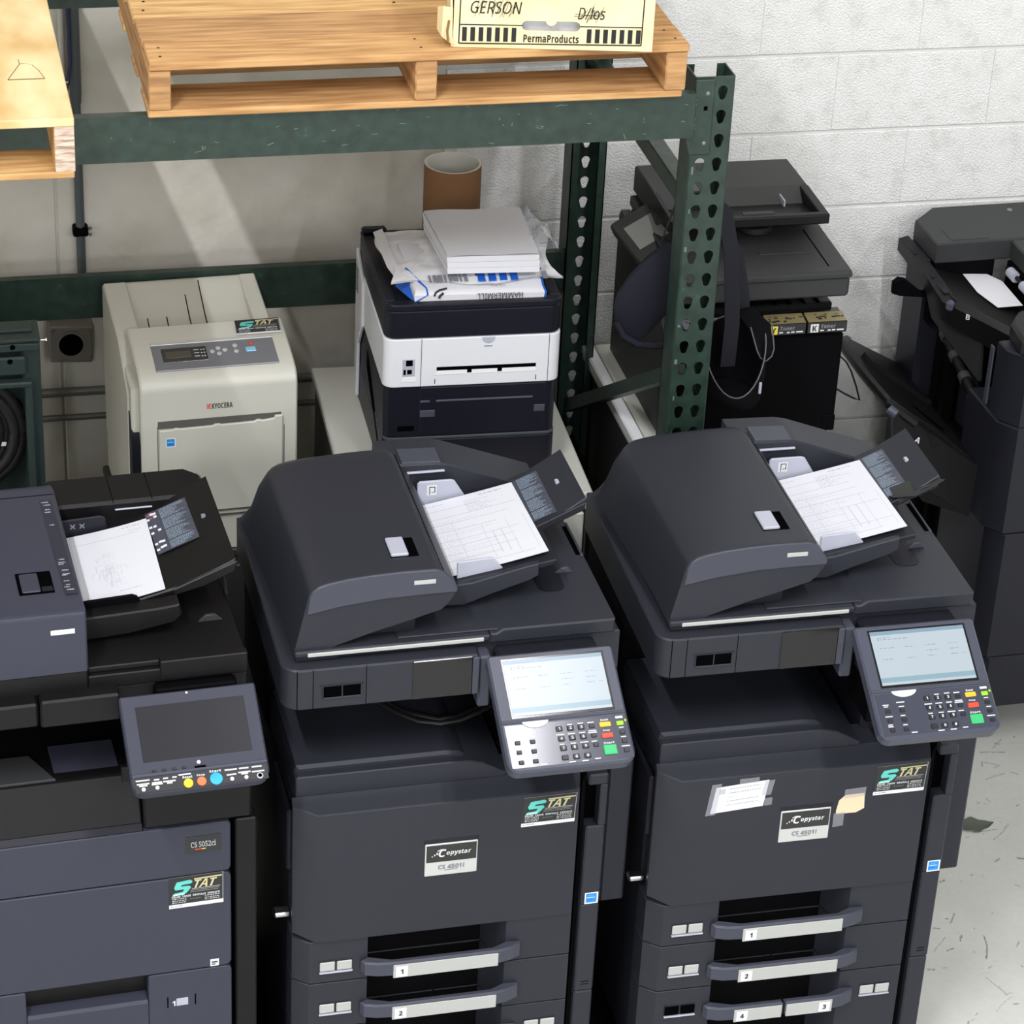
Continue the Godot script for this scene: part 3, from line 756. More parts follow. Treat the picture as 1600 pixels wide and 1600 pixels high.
func build_copier(name_label: Array, x: float, z: float, yaw: float, third: bool) -> Node3D:
	var t := thing("copier", name_label[0], "copier", x, -UP, z, yaw, "black monochrome copiers in the front row")
	var C: Material = M.charcoal; var D: Material = M.charcoal_dark
	# carcass
	part(t, "body", mb().box(Vector3(0.004, -0.07, -0.62), Vector3(0.566, 0.66, -0.092), 0.004), D)
	part(t, "plinth", mb().box(Vector3(0.03, -0.1, -0.6), Vector3(0.55, -0.07, -0.05)), M.deep_black)
	part(t, "stabiliser", mb().box(Vector3(-0.12 if not third else -0.085, -0.1, -0.62), Vector3(0.03, -0.078, -0.01), 0.004), M.deep_black)
	part(t, "rear_tower", mb().box(Vector3(0.0, 0.66, -0.62), Vector3(0.6, 0.9, -0.34), 0.004), M.deep_black)
	part(t, "side_tower", mb().box(Vector3(0.44, 0.66, -0.34), Vector3(0.60, 0.905, -0.10), 0.006), D)
	# front door with chamfered left edge and sloping top
	var d := mb()
	var A := [Vector3(0, 0.382, -0.032), Vector3(0.042, 0.374, 0), Vector3(0.556, 0.374, 0), Vector3(0.565, 0.378, -0.03), Vector3(0.565, 0.378, -0.044), Vector3(0.0, 0.382, -0.044)]
	var B := [Vector3(0, 0.683, -0.032), Vector3(0.042, 0.676, 0), Vector3(0.556, 0.676, 0), Vector3(0.565, 0.683, -0.03), Vector3(0.565, 0.69, -0.044), Vector3(0.0, 0.69, -0.044)]
	var E := [Vector3(0.002, 0.686, -0.0345), Vector3(0.0430, 0.679, -0.0035), Vector3(0.5550, 0.679, -0.0035), Vector3(0.5640, 0.686, -0.0325), Vector3(0.565, 0.694, -0.044), Vector3(0.0, 0.694, -0.044)]
	d.loft([A, B, E])
	var door := part(t, "front_door", d, C)
	part(t, "door_shelf", mb().box(Vector3(0.006, 0.64, -0.12), Vector3(0.57, 0.694, -0.0442), 0.003), C)
	# output tray: step with a rounded right shoulder
	var st: Array = [Vector2(0.008, 0.66), Vector2(0.42, 0.66), Vector2(0.42, 0.7), Vector2(0.405, 0.708), Vector2(0.39, 0.718), Vector2(0.37, 0.73), Vector2(0.345, 0.7365), Vector2(0.31, 0.7375), Vector2(0.012, 0.7375), Vector2(0.008, 0.733)]
	part(t, "output_tray", mb().prism(st, -0.34, -0.046, 0.0022), C)
	var st2: Array = [Vector2(0.008, 0.73), Vector2(0.35, 0.73), Vector2(0.33, 0.746), Vector2(0.30, 0.75), Vector2(0.012, 0.75)]
	part(t, "tray_step", mb().prism(st2, -0.34, -0.064, 0.006), C)
	part(t, "exit_rail", mb().box(Vector3(0.06, 0.765, -0.33), Vector3(0.13, 0.772, -0.3), 0.002), D)
	# drawers
	var front := func(y0: float, y1: float, x0: float, x1: float) -> MB:
		var b := mb()
		b.xf = Transform3D(Basis(Vector3(1, 0, 0), Vector3(0, 0, -1), Vector3(0, 1, 0)), Vector3.ZERO)
		# plan outline (x, -z) pushed up from y0 to y1
		var pl: Array = []
		var full := [Vector2(0.0, 0.045), Vector2(0.0, 0.032), Vector2(0.03, 0.006), Vector2(0.146, 0.006), Vector2(0.158, 0.084), Vector2(0.392, 0.084), Vector2(0.412, 0.030), Vector2(0.425, 0.006), Vector2(0.558, 0.006), Vector2(0.563, 0.03), Vector2(0.563, 0.045)]
		if x0 <= 0.0 and x1 >= 0.56: pl = full
		elif x0 <= 0.0: pl = [full[0], full[1], full[2], full[3], full[4], Vector2(x1, 0.084), Vector2(x1, 0.085)]
		else: pl = [Vector2(x0, 0.085), Vector2(x0, 0.084), full[5], full[6], full[7], full[8], full[9], full[10]]
		pl[0] = Vector2(pl[0].x, 0.09); pl[-1] = Vector2(pl[-1].x, 0.09)
		b.prism(pl, y0, y1, 0.0012)
		return b
	var handle := func(y0: float, y1: float, x0: float, x1: float) -> MB:
		var b := mb()
		b.xf = Transform3D(Basis(Vector3(1, 0, 0), Vector3(0, 0, -1), Vector3(0, 1, 0)), Vector3.ZERO)
		var pl: Array = []
		if x0 < 0.2: pl += [Vector2(x0 + 0.015, 0.010), Vector2(x0, 0.002), Vector2(x0 + 0.006, -0.010), Vector2(x0 + 0.03, -0.018), Vector2(x0 + 0.06, -0.0205)]
		else: pl += [Vector2(x0, -0.006), Vector2(x0, -0.021)]
		if x1 > 0.4: pl += [Vector2(x1 - 0.05, -0.021), Vector2(x1 - 0.025, -0.016), Vector2(x1 - 0.003, -0.006), Vector2(x1, 0.006), Vector2(x1 - 0.03, 0.008), Vector2(x1 - 0.06, -0.006)]
		else: pl += [Vector2(x1, -0.021), Vector2(x1, -0.006)]
		if x0 < 0.2: pl += [Vector2(x0 + 0.06, -0.006)]
		b.prism(pl, y0, y1, 0.0035)
		return b
	var gauge := func(p: Node3D, gx: float, gy: float, empty: bool) -> void:
		part(p, "gauge_frame", mb().box(Vector3(gx, gy - 0.004, -0.0062), Vector3(gx + 0.066, gy + 0.025, -0.0048), 0.0006), D)
		for k in 2:
			part(p, "paper_gauge", mb().box(Vector3(gx + 0.001 + k * 0.034, gy, -0.0055), Vector3(gx + 0.031 + k * 0.034, gy + 0.022, -0.002), 0.002), M.hole if empty else M.label_grey)
		part(p, "gauge_sill", mb().box(Vector3(gx, gy - 0.005, -0.006), Vector3(gx + 0.066, gy - 0.0015, -0.0005), 0.0008), M.guide_grey)
	var rows := [[0.268, 0.3705, 0.0, 0.6, 0.2845, "1"], [0.152, 0.2655, 0.0, 0.6, 0.179, "2"], [-0.065, 0.1495, 0.0, 0.2985, 0.074, "4"], [-0.065, 0.1495, 0.3015, 0.6, 0.074, "3"]]
	for q in rows:
		var y0: float = q[0]; var y1: float = q[1]
		var dr := part(t, "drawer", front.call(y0, y1, q[2], q[3]), C)
		part(dr, "recess", mb().box(Vector3(max(q[2], 0.157), y0 + 0.002, -0.0838), Vector3(min(q[3], 0.394), y1 - 0.002, -0.0828)), M.deep_black)
		var hx0: float = 0.132 if q[2] < 0.1 else 0.3022; var hx1: float = 0.455 if q[3] > 0.5 else 0.2978
		var hy: float = q[4]
		part(dr, "handle", handle.call(hy, hy + 0.034, hx0, hx1), M.charcoal_light)
		var lx0: float = 0.193 if hx0 < 0.2 else hx0 + 0.003; var lx1: float = 0.405 if hx1 > 0.4 else hx1 - 0.002
		part(dr, "label_plate", mb().box(Vector3(lx0, hy - 0.003, 0.019), Vector3(lx1, hy + 0.0285, 0.0225), 0.001), M.label_grey, "silver grey strip with the drawer number")
		var nx: float = lx0 + 0.005 if q[5] != "3" else lx1 - 0.029
		part(dr, "number_card", mb().box(Vector3(nx, hy, 0.0225), Vector3(nx + 0.024, hy + 0.025, 0.0231), 0.0002), M.paper)
		var nb := mb(); letters(nb, q[5], font_bold, Vector3(nx + 0.012, hy + 0.007, 0.0231), Vector3.RIGHT, Vector3.UP, 0.011, 0, true)
		part(dr, "number", nb, M.text_black)
		if q[2] < 0.1: gauge.call(dr, 0.05, hy + 0.0135, third and q[5] == "4")
		if q[5] == "3": gauge.call(dr, 0.472, 0.086, false)
	# column at the right with a grip and a status sticker
	part(t, "column", mb().box(Vector3(0.574, -0.07, -0.30), Vector3(0.613, 0.168, -0.003), 0.003), C)
	var col := part(t, "column", mb().box(Vector3(0.574, 0.17, -0.30), Vector3(0.613, 0.39, -0.002), 0.003), C)
	for y in [0.186, 0.193]: part(col, "slit", mb().box(Vector3(0.587, y, -0.003), Vector3(0.603, y + 0.0018, -0.0016), 0.0003), M.hole)
	var cu := part(t, "column", mb().box(Vector3(0.574, 0.3915, -0.30), Vector3(0.613, 0.582, -0.001), 0.003), C)
	part(t, "column_top", mb().box(Vector3(0.574, 0.68, -0.30), Vector3(0.613, 0.705, -0.001), 0.003), C)
	part(t, "grip_rail", mb().box(Vector3(0.598, 0.5822, -0.30), Vector3(0.613, 0.6798, -0.001), 0.002), C)
	part(t, "grip_recess", mb().box(Vector3(0.574, 0.5822, -0.30), Vector3(0.5978, 0.6798, -0.03)), M.hole)
	part(t, "column_cheek", mb().prism([Vector2(0.566, -0.07), Vector2(0.573, -0.07), Vector2(0.573, 0.7), Vector2(0.566, 0.68)], -0.3, -0.02), M.deep_black)
	energy_sticker(cu, Vector3(0.5815, 0.4205, -0.001), Vector3(0.0275, 0, 0), Vector3(0, -0.0275, 0))
	part(t, "side_cover", mb().box(Vector3(0.640, 0.325, -0.33), Vector3(0.690, 0.70, -0.085), 0.004), C)
	part(t, "side_cover_inner", mb().box(Vector3(0.566, -0.07, -0.6), Vector3(0.64, 0.66, -0.31), 0.004), M.deep_black)
	# left edge grip and latch
	part(t, "side_rail", mb().box(Vector3(-0.008, 0.52, -0.22), Vector3(0.003, 0.66, -0.05), 0.003), D)
	part(t, "side_latch", mb().box(Vector3(-0.030, 0.397, -0.085), Vector3(0.003, 0.408, -0.06), 0.003), M.chrome, "small bright metal latch")
	# door furniture
	var bd := part(door, "badge_plate", mb().box(Vector3(0.253, 0.507, -0.001), Vector3(0.357, 0.583, 0.0022), 0.0012), M.silver, "brand plate, black over silver")
	part(door, "badge_recess", mb().box(Vector3(0.250, 0.583, -0.004), Vector3(0.36, 0.593, 0.0006), 0.0003), D)
	var bb := door
	part(bb, "badge_face", mb().box(Vector3(0.2555, 0.540, 0.0022), Vector3(0.3545, 0.580, 0.0027), 0.0002), M.cabinet_dark)
	var bl := mb(); letters(bl, "opystar", font_bold, Vector3(0.294, 0.5525, 0.0027), Vector3.RIGHT, Vector3.UP, 0.0125, 0.15, false, 0.048)
	letters(bl, "C", font_bold, Vector3(0.278, 0.552, 0.0027), Vector3.RIGHT, Vector3.UP, 0.0175, 0.2)
	for k in 3: bl.box(Vector3(0.266 + k * 0.0045, 0.553 + k * 0.0025, 0.0028), Vector3(0.2678 + k * 0.0045 + k * 0.0006, 0.5555 + k * 0.0035, 0.0034))
	bl.sweep([Vector3(0.277, 0.566, 0.0032), Vector3(0.284, 0.5695, 0.0032), Vector3(0.293, 0.5685, 0.0032)], Vector3(0, 0.001, 0), 0.0005)
	part(bb, "badge_lettering", bl, M.text_white)
	bl = mb(); letters(bl, "CS 4501i", font_bold, Vector3(0.305, 0.522, 0.0023), Vector3.RIGHT, Vector3.UP, 0.0105, 0.08, true)
	bl.sweep([Vector3(0.292, 0.519, 0.0026), Vector3(0.318, 0.5195, 0.0026)], Vector3(0, 0.0006, 0), 0.0004)
	part(bb, "badge_lettering", bl, M.text_grey)
	dealer_sticker(door, Vector3(0.4445, 0.669, 0), Vector3(0.107, 0.001, 0), Vector3(-0.003, -0.069, 0))
	# scanner
	var sp: Array = []
	for k in 7:
		var a := PI / 2 * k / 6.0
		sp.push_back(Vector2(0.014 - 0.036 * cos(a), 0.060 - 0.038 * sin(a)))
	sp += [Vector2(0.346, 0.022), Vector2(0.352, 0.062), Vector2(0.632, 0.062), Vector2(0.632, 0.60), Vector2(-0.018, 0.60)]
	var sc := mb(); sc.xf = Transform3D(Basis(Vector3(1, 0, 0), Vector3(0, 0, -1), Vector3(0, 1, 0)), Vector3.ZERO)
	sc.prism(sp, 0.906, 0.994, 0.003)
	var scan := part(t, "scanner", sc, C, "", 30.0)
	for sx in [0.004, 0.034, 0.134]: part(scan, "seam", mb().box(Vector3(sx, 0.908, -0.0225), Vector3(sx + 0.0012, 0.993, -0.0215)), M.hole)
	part(scan, "tray_slot", mb().box(Vector3(0.054, 0.931, -0.0228), Vector3(0.124, 0.955, -0.0212), 0.0004), M.hole)
	part(scan, "slot_lip", mb().box(Vector3(0.054, 0.926, -0.0225), Vector3(0.126, 0.931, -0.0195), 0.001), C)
	for sx in [0.0515, 0.088, 0.124]: part(scan, "slot_rib", mb().box(Vector3(sx, 0.929, -0.0225), Vector3(sx + 0.0025, 0.955, -0.0195), 0.0006), C)
	part(scan, "slot_frame", mb().box(Vector3(0.046, 0.955, -0.0224), Vector3(0.13, 0.958, -0.0205), 0.0004), D)
	part(scan, "gloss_panel", mb().box(Vector3(0.222, 0.908, -0.0225), Vector3(0.336, 0.9925, -0.0195), 0.0018), M.gloss_black, "glossy black window panel")
	part(scan, "end_post", mb().box(Vector3(0.3365, 0.908, -0.0225), Vector3(0.3495, 0.99, -0.0185), 0.0025), M.charcoal_light)
	part(scan, "hinge_block", mb().box(Vector3(0.350, 0.872, -0.075), Vector3(0.374, 0.985, -0.026), 0.004), M.charcoal_light)
	# lid with its pale grip strip
	var lid := part(t, "lid", mb().box(Vector3(0.006, 0.997, -0.56), Vector3(0.616, 1.006, -0.052), 0.002), D)
	part(lid, "lid_edge", mb().box(Vector3(0.004, 1.006, -0.5), Vector3(0.375, 1.0185, -0.046), 0.003), C)
	part(lid, "grip_strip", mb().box(Vector3(0.028, 1.0075, -0.0475), Vector3(0.362, 1.0155, -0.0436), 0.0012), M.label_grey, "long pale grip strip along the lid edge")
	part(lid, "bumper", mb().box(Vector3(0.006, 0.9945, -0.075), Vector3(0.09, 1.006, -0.05), 0.003), D)
	part(lid, "lid_block", mb().prism([Vector2(0.372, 0.998), Vector2(0.618, 0.998), Vector2(0.618, 1.027), Vector2(0.40, 1.027), Vector2(0.388, 1.019), Vector2(0.376, 1.0185)], -0.42, -0.05, 0.003), C)
	part(lid, "deck", mb().box(Vector3(0.2, 1.0185, -0.5), Vector3(0.4, 1.022, -0.062), 0.002), C)
	part(lid, "paper_stop", mb().prism([Vector2(0.545, 1.0272), Vector2(0.58, 1.0272), Vector2(0.572, 1.038), Vector2(0.556, 1.038)], -0.235, -0.228, 0.001), M.charcoal_light)
	part(lid, "tray_well", mb().prism(round_poly(0.50, 0.165, 0.552, 0.29, [0.02, 0.02, 0.01, 0.01]), 0, 0.0006), M.navy_plastic).transform = Transform3D(Basis(Vector3(1, 0, 0), Vector3(0, 0, -1), Vector3(0, 1, 0)), Vector3(0, 1.0274, 0) + off - Basis(Vector3(1, 0, 0), Vector3(0, 0, -1), Vector3(0, 1, 0)) * off)
	part(lid, "side_slot", mb().box(Vector3(0.604, 1.0265, -0.40), Vector3(0.613, 1.0285, -0.29), 0.0005), M.hole)
	part(lid, "side_bar", mb().box(Vector3(0.612, 1.02, -0.41), Vector3(0.618, 1.03, -0.285), 0.002), M.charcoal_light)
	# document feeder: a profile drawn from the front, pushed back
	var fp := [Vector2(0.005, 1.016), Vector2(0.075, 1.0185), Vector2(0.15, 1.040), Vector2(0.21, 1.058), Vector2(0.283, 1.080), Vector2(0.297, 1.093), Vector2(0.308, 1.112), Vector2(0.309, 1.126), Vector2(0.30, 1.142), Vector2(0.278, 1.166), Vector2(0.268, 1.1695), Vector2(0.20, 1.170), Vector2(0.15, 1.168), Vector2(0.10, 1.164), Vector2(0.066, 1.158), Vector2(0.048, 1.153), Vector2(0.037, 1.146), Vector2(0.031, 1.136), Vector2(0.024, 1.105), Vector2(0.014, 1.06)]
	var rings: Array = []
	for k in [[-0.55, 0.04, -0.03], [-0.545, 0.022, -0.028], [-0.53, 0.009, -0.026], [-0.51, 0.002, -0.024], [-0.48, 0.0, -0.02], [-0.30, 0.0, -0.010], [-0.062, 0.0, 0.0], [-0.057, 0.0012, 0.0], [-0.0555, 0.004, 0.0]]:
		var R: Array = []
		var e: float = k[1]
		for p in fp:
			# the left side swells out a little towards the back; both ends are rounded off
			var u: Vector2 = p
			if u.x < 0.06: u.x += k[2] * (0.06 - u.x) / 0.06 * clampf((1.16 - u.y) / 0.05, 0.2, 1.1)
			var c := Vector2(0.16, 1.06)
			u = u - (u - c).normalized() * e if u.y > 1.03 else u
			R.push_back(Vector3(u.x, u.y, k[0]))
		rings.push_back(R)
	var fm := mb()
	for k in rings.size() - 1:
		for i in fp.size():
			var j := (i + 1) % fp.size()
			fm.quad(rings[k][i], rings[k][j], rings[k + 1][j], rings[k + 1][i])
	for e in 2:
		var R: Array = rings[0] if e == 0 else rings[-1]
		var poly := PackedVector2Array()
		for p in R: poly.push_back(Vector2(p.x, p.y))
		var ti := Geometry2D.triangulate_polygon(poly)
		for i in range(0, ti.size(), 3): fm.tri(R[ti[i]], R[ti[i + 1]], R[ti[i + 2]])
	var adf := part(t, "document_feeder", fm, C, "", 32.0)
	var tp := [Vector2(0.0275, 1.094), Vector2(0.09, 1.106), Vector2(0.17, 1.1145), Vector2(0.25, 1.1165), Vector2(0.3085, 1.1165), Vector2(0.309, 1.126), Vector2(0.30, 1.142), Vector2(0.277, 1.166), Vector2(0.268, 1.1685), Vector2(0.20, 1.1695), Vector2(0.15, 1.1675), Vector2(0.10, 1.1632), Vector2(0.066, 1.1572), Vector2(0.049, 1.152), Vector2(0.0385, 1.145), Vector2(0.033, 1.134)]
	part(adf, "front_trim", mb().prism(tp, -0.056, -0.0515, 0.002), M.charcoal_light, "lighter curved front trim")
	part(adf, "logo_bar", mb().box(Vector3(0.226, 1.1405, -0.0516), Vector3(0.267, 1.1495, -0.0502), 0.0006), M.label_grey)
	part(adf, "latch_well", mb().box(Vector3(0.193, 1.1685, -0.172), Vector3(0.246, 1.1708, -0.105), 0.0004), M.hole)
	part(adf, "latch", mb().box(Vector3(0.194, 1.169, -0.17), Vector3(0.227, 1.176, -0.107), 0.002), M.guide_grey, "pale grey release latch")
	part(adf, "top_seam", mb().prism([Vector2(0.28, 0.052), Vector2(0.2815, 0.052), Vector2(0.2815, 0.5), Vector2(0.28, 0.5)], 0, 0.0004), M.hole).transform = Transform3D(Basis(Vector3(1, 0, 0), Vector3(0, 0, -1), Vector3(0, 1, 0)), Vector3(0, 1.1655, 0) + off - Basis(Vector3(1, 0, 0), Vector3(0, 0, -1), Vector3(0, 1, 0)) * off)
	part(t, "lid_spine", mb().box(Vector3(0.10, 1.0187, -0.5), Vector3(0.24, 1.055, -0.085), 0.003), D)
	# rear bridge of the feeder and its hatch
	var br := part(t, "feeder_bridge", mb().prism([Vector2(0.25, 1.06), Vector2(0.575, 1.06), Vector2(0.572, 1.082), Vector2(0.53, 1.098), Vector2(0.385, 1.152), Vector2(0.36, 1.157), Vector2(0.25, 1.16)], -0.575, -0.468, 0.004), C)
	part(br, "hatch", mb().prism([Vector2(0.29, 1.1575), Vector2(0.368, 1.1545), Vector2(0.368, 1.1585), Vector2(0.29, 1.1615)], -0.53, -0.472, 0.001), M.charcoal_light)
	part(br, "rail_edge", mb().box(Vector3(0.29, 1.139, -0.468), Vector3(0.375, 1.143, -0.462), 0.001), M.guide_grey)
	part(br, "bridge_leg", mb().box(Vector3(0.27, 1.0, -0.575), Vector3(0.6, 1.062, -0.5), 0.003), D)
	# document tray, its raised flap and side guides
	var tray := mb()
	tray.prism([Vector2(0.285, 1.058), Vector2(0.32, 1.056), Vector2(0.46, 1.083), Vector2(0.525, 1.098), Vector2(0.525, 1.108), Vector2(0.40, 1.088), Vector2(0.305, 1.072), Vector2(0.285, 1.07)], -0.46, -0.15, 0.002)
	var tr := part(t, "document_tray", tray, D)
	part(tr, "tray_wall", mb().prism([Vector2(0.30, 1.032), Vector2(0.345, 1.030), Vector2(0.40, 1.05), Vector2(0.47, 1.072), Vector2(0.488, 1.082), Vector2(0.488, 1.108), Vector2(0.465, 1.104), Vector2(0.36, 1.078), Vector2(0.315, 1.075), Vector2(0.308, 1.06)], -0.155, -0.14, 0.002), C)
	part(tr, "tray_underside", mb().prism([Vector2(0.30, 1.03), Vector2(0.40, 1.048), Vector2(0.48, 1.075), Vector2(0.48, 1.085), Vector2(0.30, 1.056)], -0.46, -0.156, 0.002), M.deep_black)
	var flap := mb()
	var FA := [Vector2(0.505, 1.104), Vector2(0.55, 1.124), Vector2(0.585, 1.146), Vector2(0.612, 1.164)]
	var poly: Array = []
	for p in FA: poly.push_back(p)
	for k in 4: poly.push_back(FA[3 - k] + Vector2(0.004, -0.010))
	flap.prism(poly, -0.475, -0.275, 0.002)
	part(tr, "flap", flap, C)
	part(tr, "flap_rib", mb().prism([Vector2(0.505, 1.09), Vector2(0.61, 1.138), Vector2(0.612, 1.156), Vector2(0.505, 1.106)], -0.279, -0.271, 0.002), D)
	if third:
		part(tr, "torn_tape", mb().sweep([Vector3(0.52, 1.116, -0.285), Vector3(0.555, 1.131, -0.262), Vector3(0.585, 1.14, -0.268), Vector3(0.613, 1.162, -0.262)], Vector3(0.002, 0.004, 0.010), 0.001), M.grey_plastic, "curled grey tape along the flap edge")
		part(tr, "torn_tape", mb().loft([[Vector3(0.525, 1.121, -0.31), Vector3(0.56, 1.14, -0.30), Vector3(0.56, 1.132, -0.265), Vector3(0.53, 1.11, -0.266)], [Vector3(0.525, 1.123, -0.31), Vector3(0.56, 1.142, -0.30), Vector3(0.56, 1.134, -0.264), Vector3(0.53, 1.112, -0.265)]]), M.cabinet_dark)
	if not M.has("instruct"): M["instruct"] = printed(instruct_img(3), 0.45)
	part(tr, "instruction_label", card(Vector3(0.497, 1.1025, -0.455), Vector3(0.062, 0.0275, 0), Vector3(0, 0, 0.165)), M.instruct, "dark label printed with pale instructions")
	part(tr, "flap_mark", mb().box(Vector3(0.578, 1.1425, -0.385), Vector3(0.585, 1.148, -0.372), 0.0005), M.guide_grey)
	part(tr, "paper_guide", mb().prism([Vector2(0.317, 1.070), Vector2(0.414, 1.090), Vector2(0.392, 1.126), Vector2(0.384, 1.129), Vector2(0.322, 1.129), Vector2(0.317, 1.124)], -0.452, -0.446, 0.0015), M.guide_grey, "pale grey paper guide at the back")
	part(tr, "guide_mark", mb().box(Vector3(0.336, 1.098, -0.446), Vector3(0.356, 1.12, -0.4454), 0.0002), M.text_white)
	var gm := mb()
	for q in [[0.341, 1.100, 0.3425, 1.117], [0.341, 1.1155, 0.353, 1.117], [0.3515, 1.104, 0.353, 1.117], [0.345, 1.104, 0.353, 1.1052]]: gm.box(Vector3(q[0], q[1], -0.4455), Vector3(q[2], q[3], -0.4450))
	part(tr, "guide_symbol", gm, M.text_black)
	part(tr, "paper_guide", mb().prism([Vector2(0.335, 1.070), Vector2(0.424, 1.090), Vector2(0.404, 1.114), Vector2(0.398, 1.116), Vector2(0.338, 1.1125), Vector2(0.334, 1.109)], -0.168, -0.162, 0.0015), M.guide_grey, "pale grey paper guide at the front")
	# operation panel on an arm
	var X := panel_frame(Vector3(0.356, 1.004, 0.0), 31.0)
	var W := 0.242; var Hh := 0.24
	var pb := mb(); pb.xf = X
	pb.prism(round_poly(0.0, -Hh, W, 0.0, [0.022, 0.022, 0.008, 0.008]), -0.03, 0.0, 0.004)
	var pan := part(t, "operation_panel", pb, M.panel_grey)
	part(t, "panel_arm", mb().box(Vector3(0.385, 0.885, -0.07), Vector3(0.58, 0.985, 0.01), 0.006), D)
	part(t, "panel_neck", mb().prism([Vector2(0.40, 0.79), Vector2(0.57, 0.79), Vector2(0.57, 0.90), Vector2(0.40, 0.90)], -0.10, 0.02, 0.006), M.deep_black)
	var pbx := func(u0, v0, u1, v1, h0, h1, e) -> MB:
		var b := mb(); b.xf = X; b.box(Vector3(u0 * W, -v1 * Hh, h0), Vector3(u1 * W, -v0 * Hh, h1), e); return b
	part(pan, "screen_bezel", pbx.call(0.10, 0.045, 0.915, 0.555, -0.001, 0.0006, 0.0003), M.gloss_black)
	if not M.has("screen"):
		var si := screen_img(); si.generate_mipmaps()
		var sm := StandardMaterial3D.new(); sm.albedo_color = c8(20, 22, 24); sm.roughness = 0.22
		sm.emission_enabled = true; sm.emission_texture = ImageTexture.create_from_image(si); sm.emission = Color.BLACK; sm.emission_energy_multiplier = SCREEN
		sm.emission_operator = BaseMaterial3D.EMISSION_OP_ADD
		M["screen"] = sm
	part(pan, "screen", card(X * Vector3(0.115 * W, -0.062 * Hh, 0.001), X.basis * Vector3(0.783 * W, 0, 0), X.basis * Vector3(0, -0.472 * Hh, 0)), M.screen, "lit pale blue touch screen")
	part(pan, "ridge", pbx.call(0.012, 0.567, 0.988, 0.592, -0.001, 0.0022, 0.001), M.charcoal_light)
	part(pan, "key_field", pbx.call(0.03, 0.605, 0.985, 0.965, -0.001, 0.0005, 0.0003), M.panel_field)
	# half-round home key under the screen
	var hp: Array = []
	for k in 13:
		var a := PI + PI * k / 12.0
		hp.push_back(Vector2(0.275 * W + cos(a) * 0.025, -0.60 * Hh + sin(a) * 0.0135 + 0.003))
	var hk := mb(); hk.xf = X; hk.prism(hp, 0.0, 0.0028, 0.001)
	part(pan, "home_key", hk, M.white_plastic, "pale half-round key")
	var keys := [[0.447, 0.674, "1"], [0.535, 0.676, "2"], [0.62, 0.677, "3"], [0.449, 0.757, "4"], [0.535, 0.757, "5"], [0.622, 0.757, "6"], [0.45, 0.837, "7"], [0.537, 0.836, "8"], [0.625, 0.835, "9"], [0.449, 0.916, "*"], [0.537, 0.916, "0"], [0.626, 0.916, "#"], [0.703, 0.678, ""], [0.705, 0.757, ""], [0.707, 0.836, ""], [0.107, 0.757, ""], [0.106, 0.836, ""], [0.107, 0.92, ""], [0.224, 0.757, ""], [0.222, 0.838, ""], [0.219, 0.92, ""], [0.931, 0.753, ""], [0.934, 0.827, ""], [0.934, 0.906, ""]]
	for kk in keys:
		var big: bool = kk[2] != ""
		var ku: float = 0.026 if big else 0.021
		var kv: float = 0.021 if big else 0.016
		var key := part(pan, "key", pbx.call(kk[0] - ku, kk[1] - kv, kk[0] + ku, kk[1] + kv, 0.0, 0.0028, 0.001), M.key_black)
		if big and kk[2] != "*":
			var kb := mb(); letters(kb, kk[2], font_bold, X * Vector3(kk[0] * W, -(kk[1] + 0.013) * Hh, 0.0028), X.basis.x, X.basis.y, 0.0058, 0, true)
			part(pan, "key_number", kb, M.text_white)
	part(pan, "reset_key", pbx.call(0.765, 0.653, 0.855, 0.694, 0.0, 0.003, 0.0014), M.yellow_button, "amber oval key")
	part(pan, "stop_key", pbx.call(0.765, 0.745, 0.855, 0.788, 0.0, 0.003, 0.0014), M.red_button, "red oval key")
	part(pan, "start_key", pbx.call(0.757, 0.846, 0.862, 0.928, 0.0, 0.0035, 0.0014), M.green_button, "large green start key")
	part(pan, "status_lamp", pbx.call(0.90, 0.657, 0.955, 0.692, 0.0, 0.0024, 0.001), M.lime_lamp, "lime green lit key")
	part(pan, "status_lamp", pbx.call(0.966, 0.645, 0.982, 0.665, 0.0, 0.0016, 0.0006), M.lime_lamp)
	part(pan, "energy_plate", pbx.call(0.90, 0.614, 0.958, 0.634, 0.0, 0.0012, 0.0004), M.text_white)
	var ll := mb()
	for w in [["Reset", 0.81, 0.645, 0.06], ["Stop", 0.81, 0.735, 0.055], ["Start", 0.81, 0.838, 0.085]]:
		letters(ll, w[0], font_bold, X * Vector3(w[1] * W, -w[2] * Hh, 0.0006), X.basis.x, X.basis.y, 0.0042, 0, true, w[3] * W)
	var rr := RandomNumberGenerator.new(); rr.seed = 12
	for q in [[0.225, 0.685], [0.10, 0.70], [0.1, 0.715], [0.225, 0.722], [0.105, 0.80], [0.22, 0.80], [0.10, 0.872], [0.10, 0.887], [0.22, 0.88], [0.535, 0.645], [0.62, 0.643], [0.70, 0.645], [0.447, 0.722], [0.535, 0.722], [0.62, 0.722], [0.70, 0.715], [0.70, 0.73], [0.447, 0.803], [0.535, 0.803], [0.62, 0.803], [0.70, 0.803], [0.93, 0.712], [0.933, 0.79], [0.934, 0.868], [0.28, 0.95], [0.5, 0.955], [0.6, 0.955], [0.7, 0.948]]:
		var l := rr.randf_range(0.022, 0.045)
		ll.xf = X; ll.box(Vector3((q[0] - l * 0.8) * W, -(q[1] + 0.0042) * Hh, 0.0004), Vector3((q[0] + l * 0.8) * W, -(q[1] - 0.0042) * Hh, 0.0008)); ll.xf = Transform3D.IDENTITY
	part(pan, "lettering", ll, M.text_white, "small white key captions")
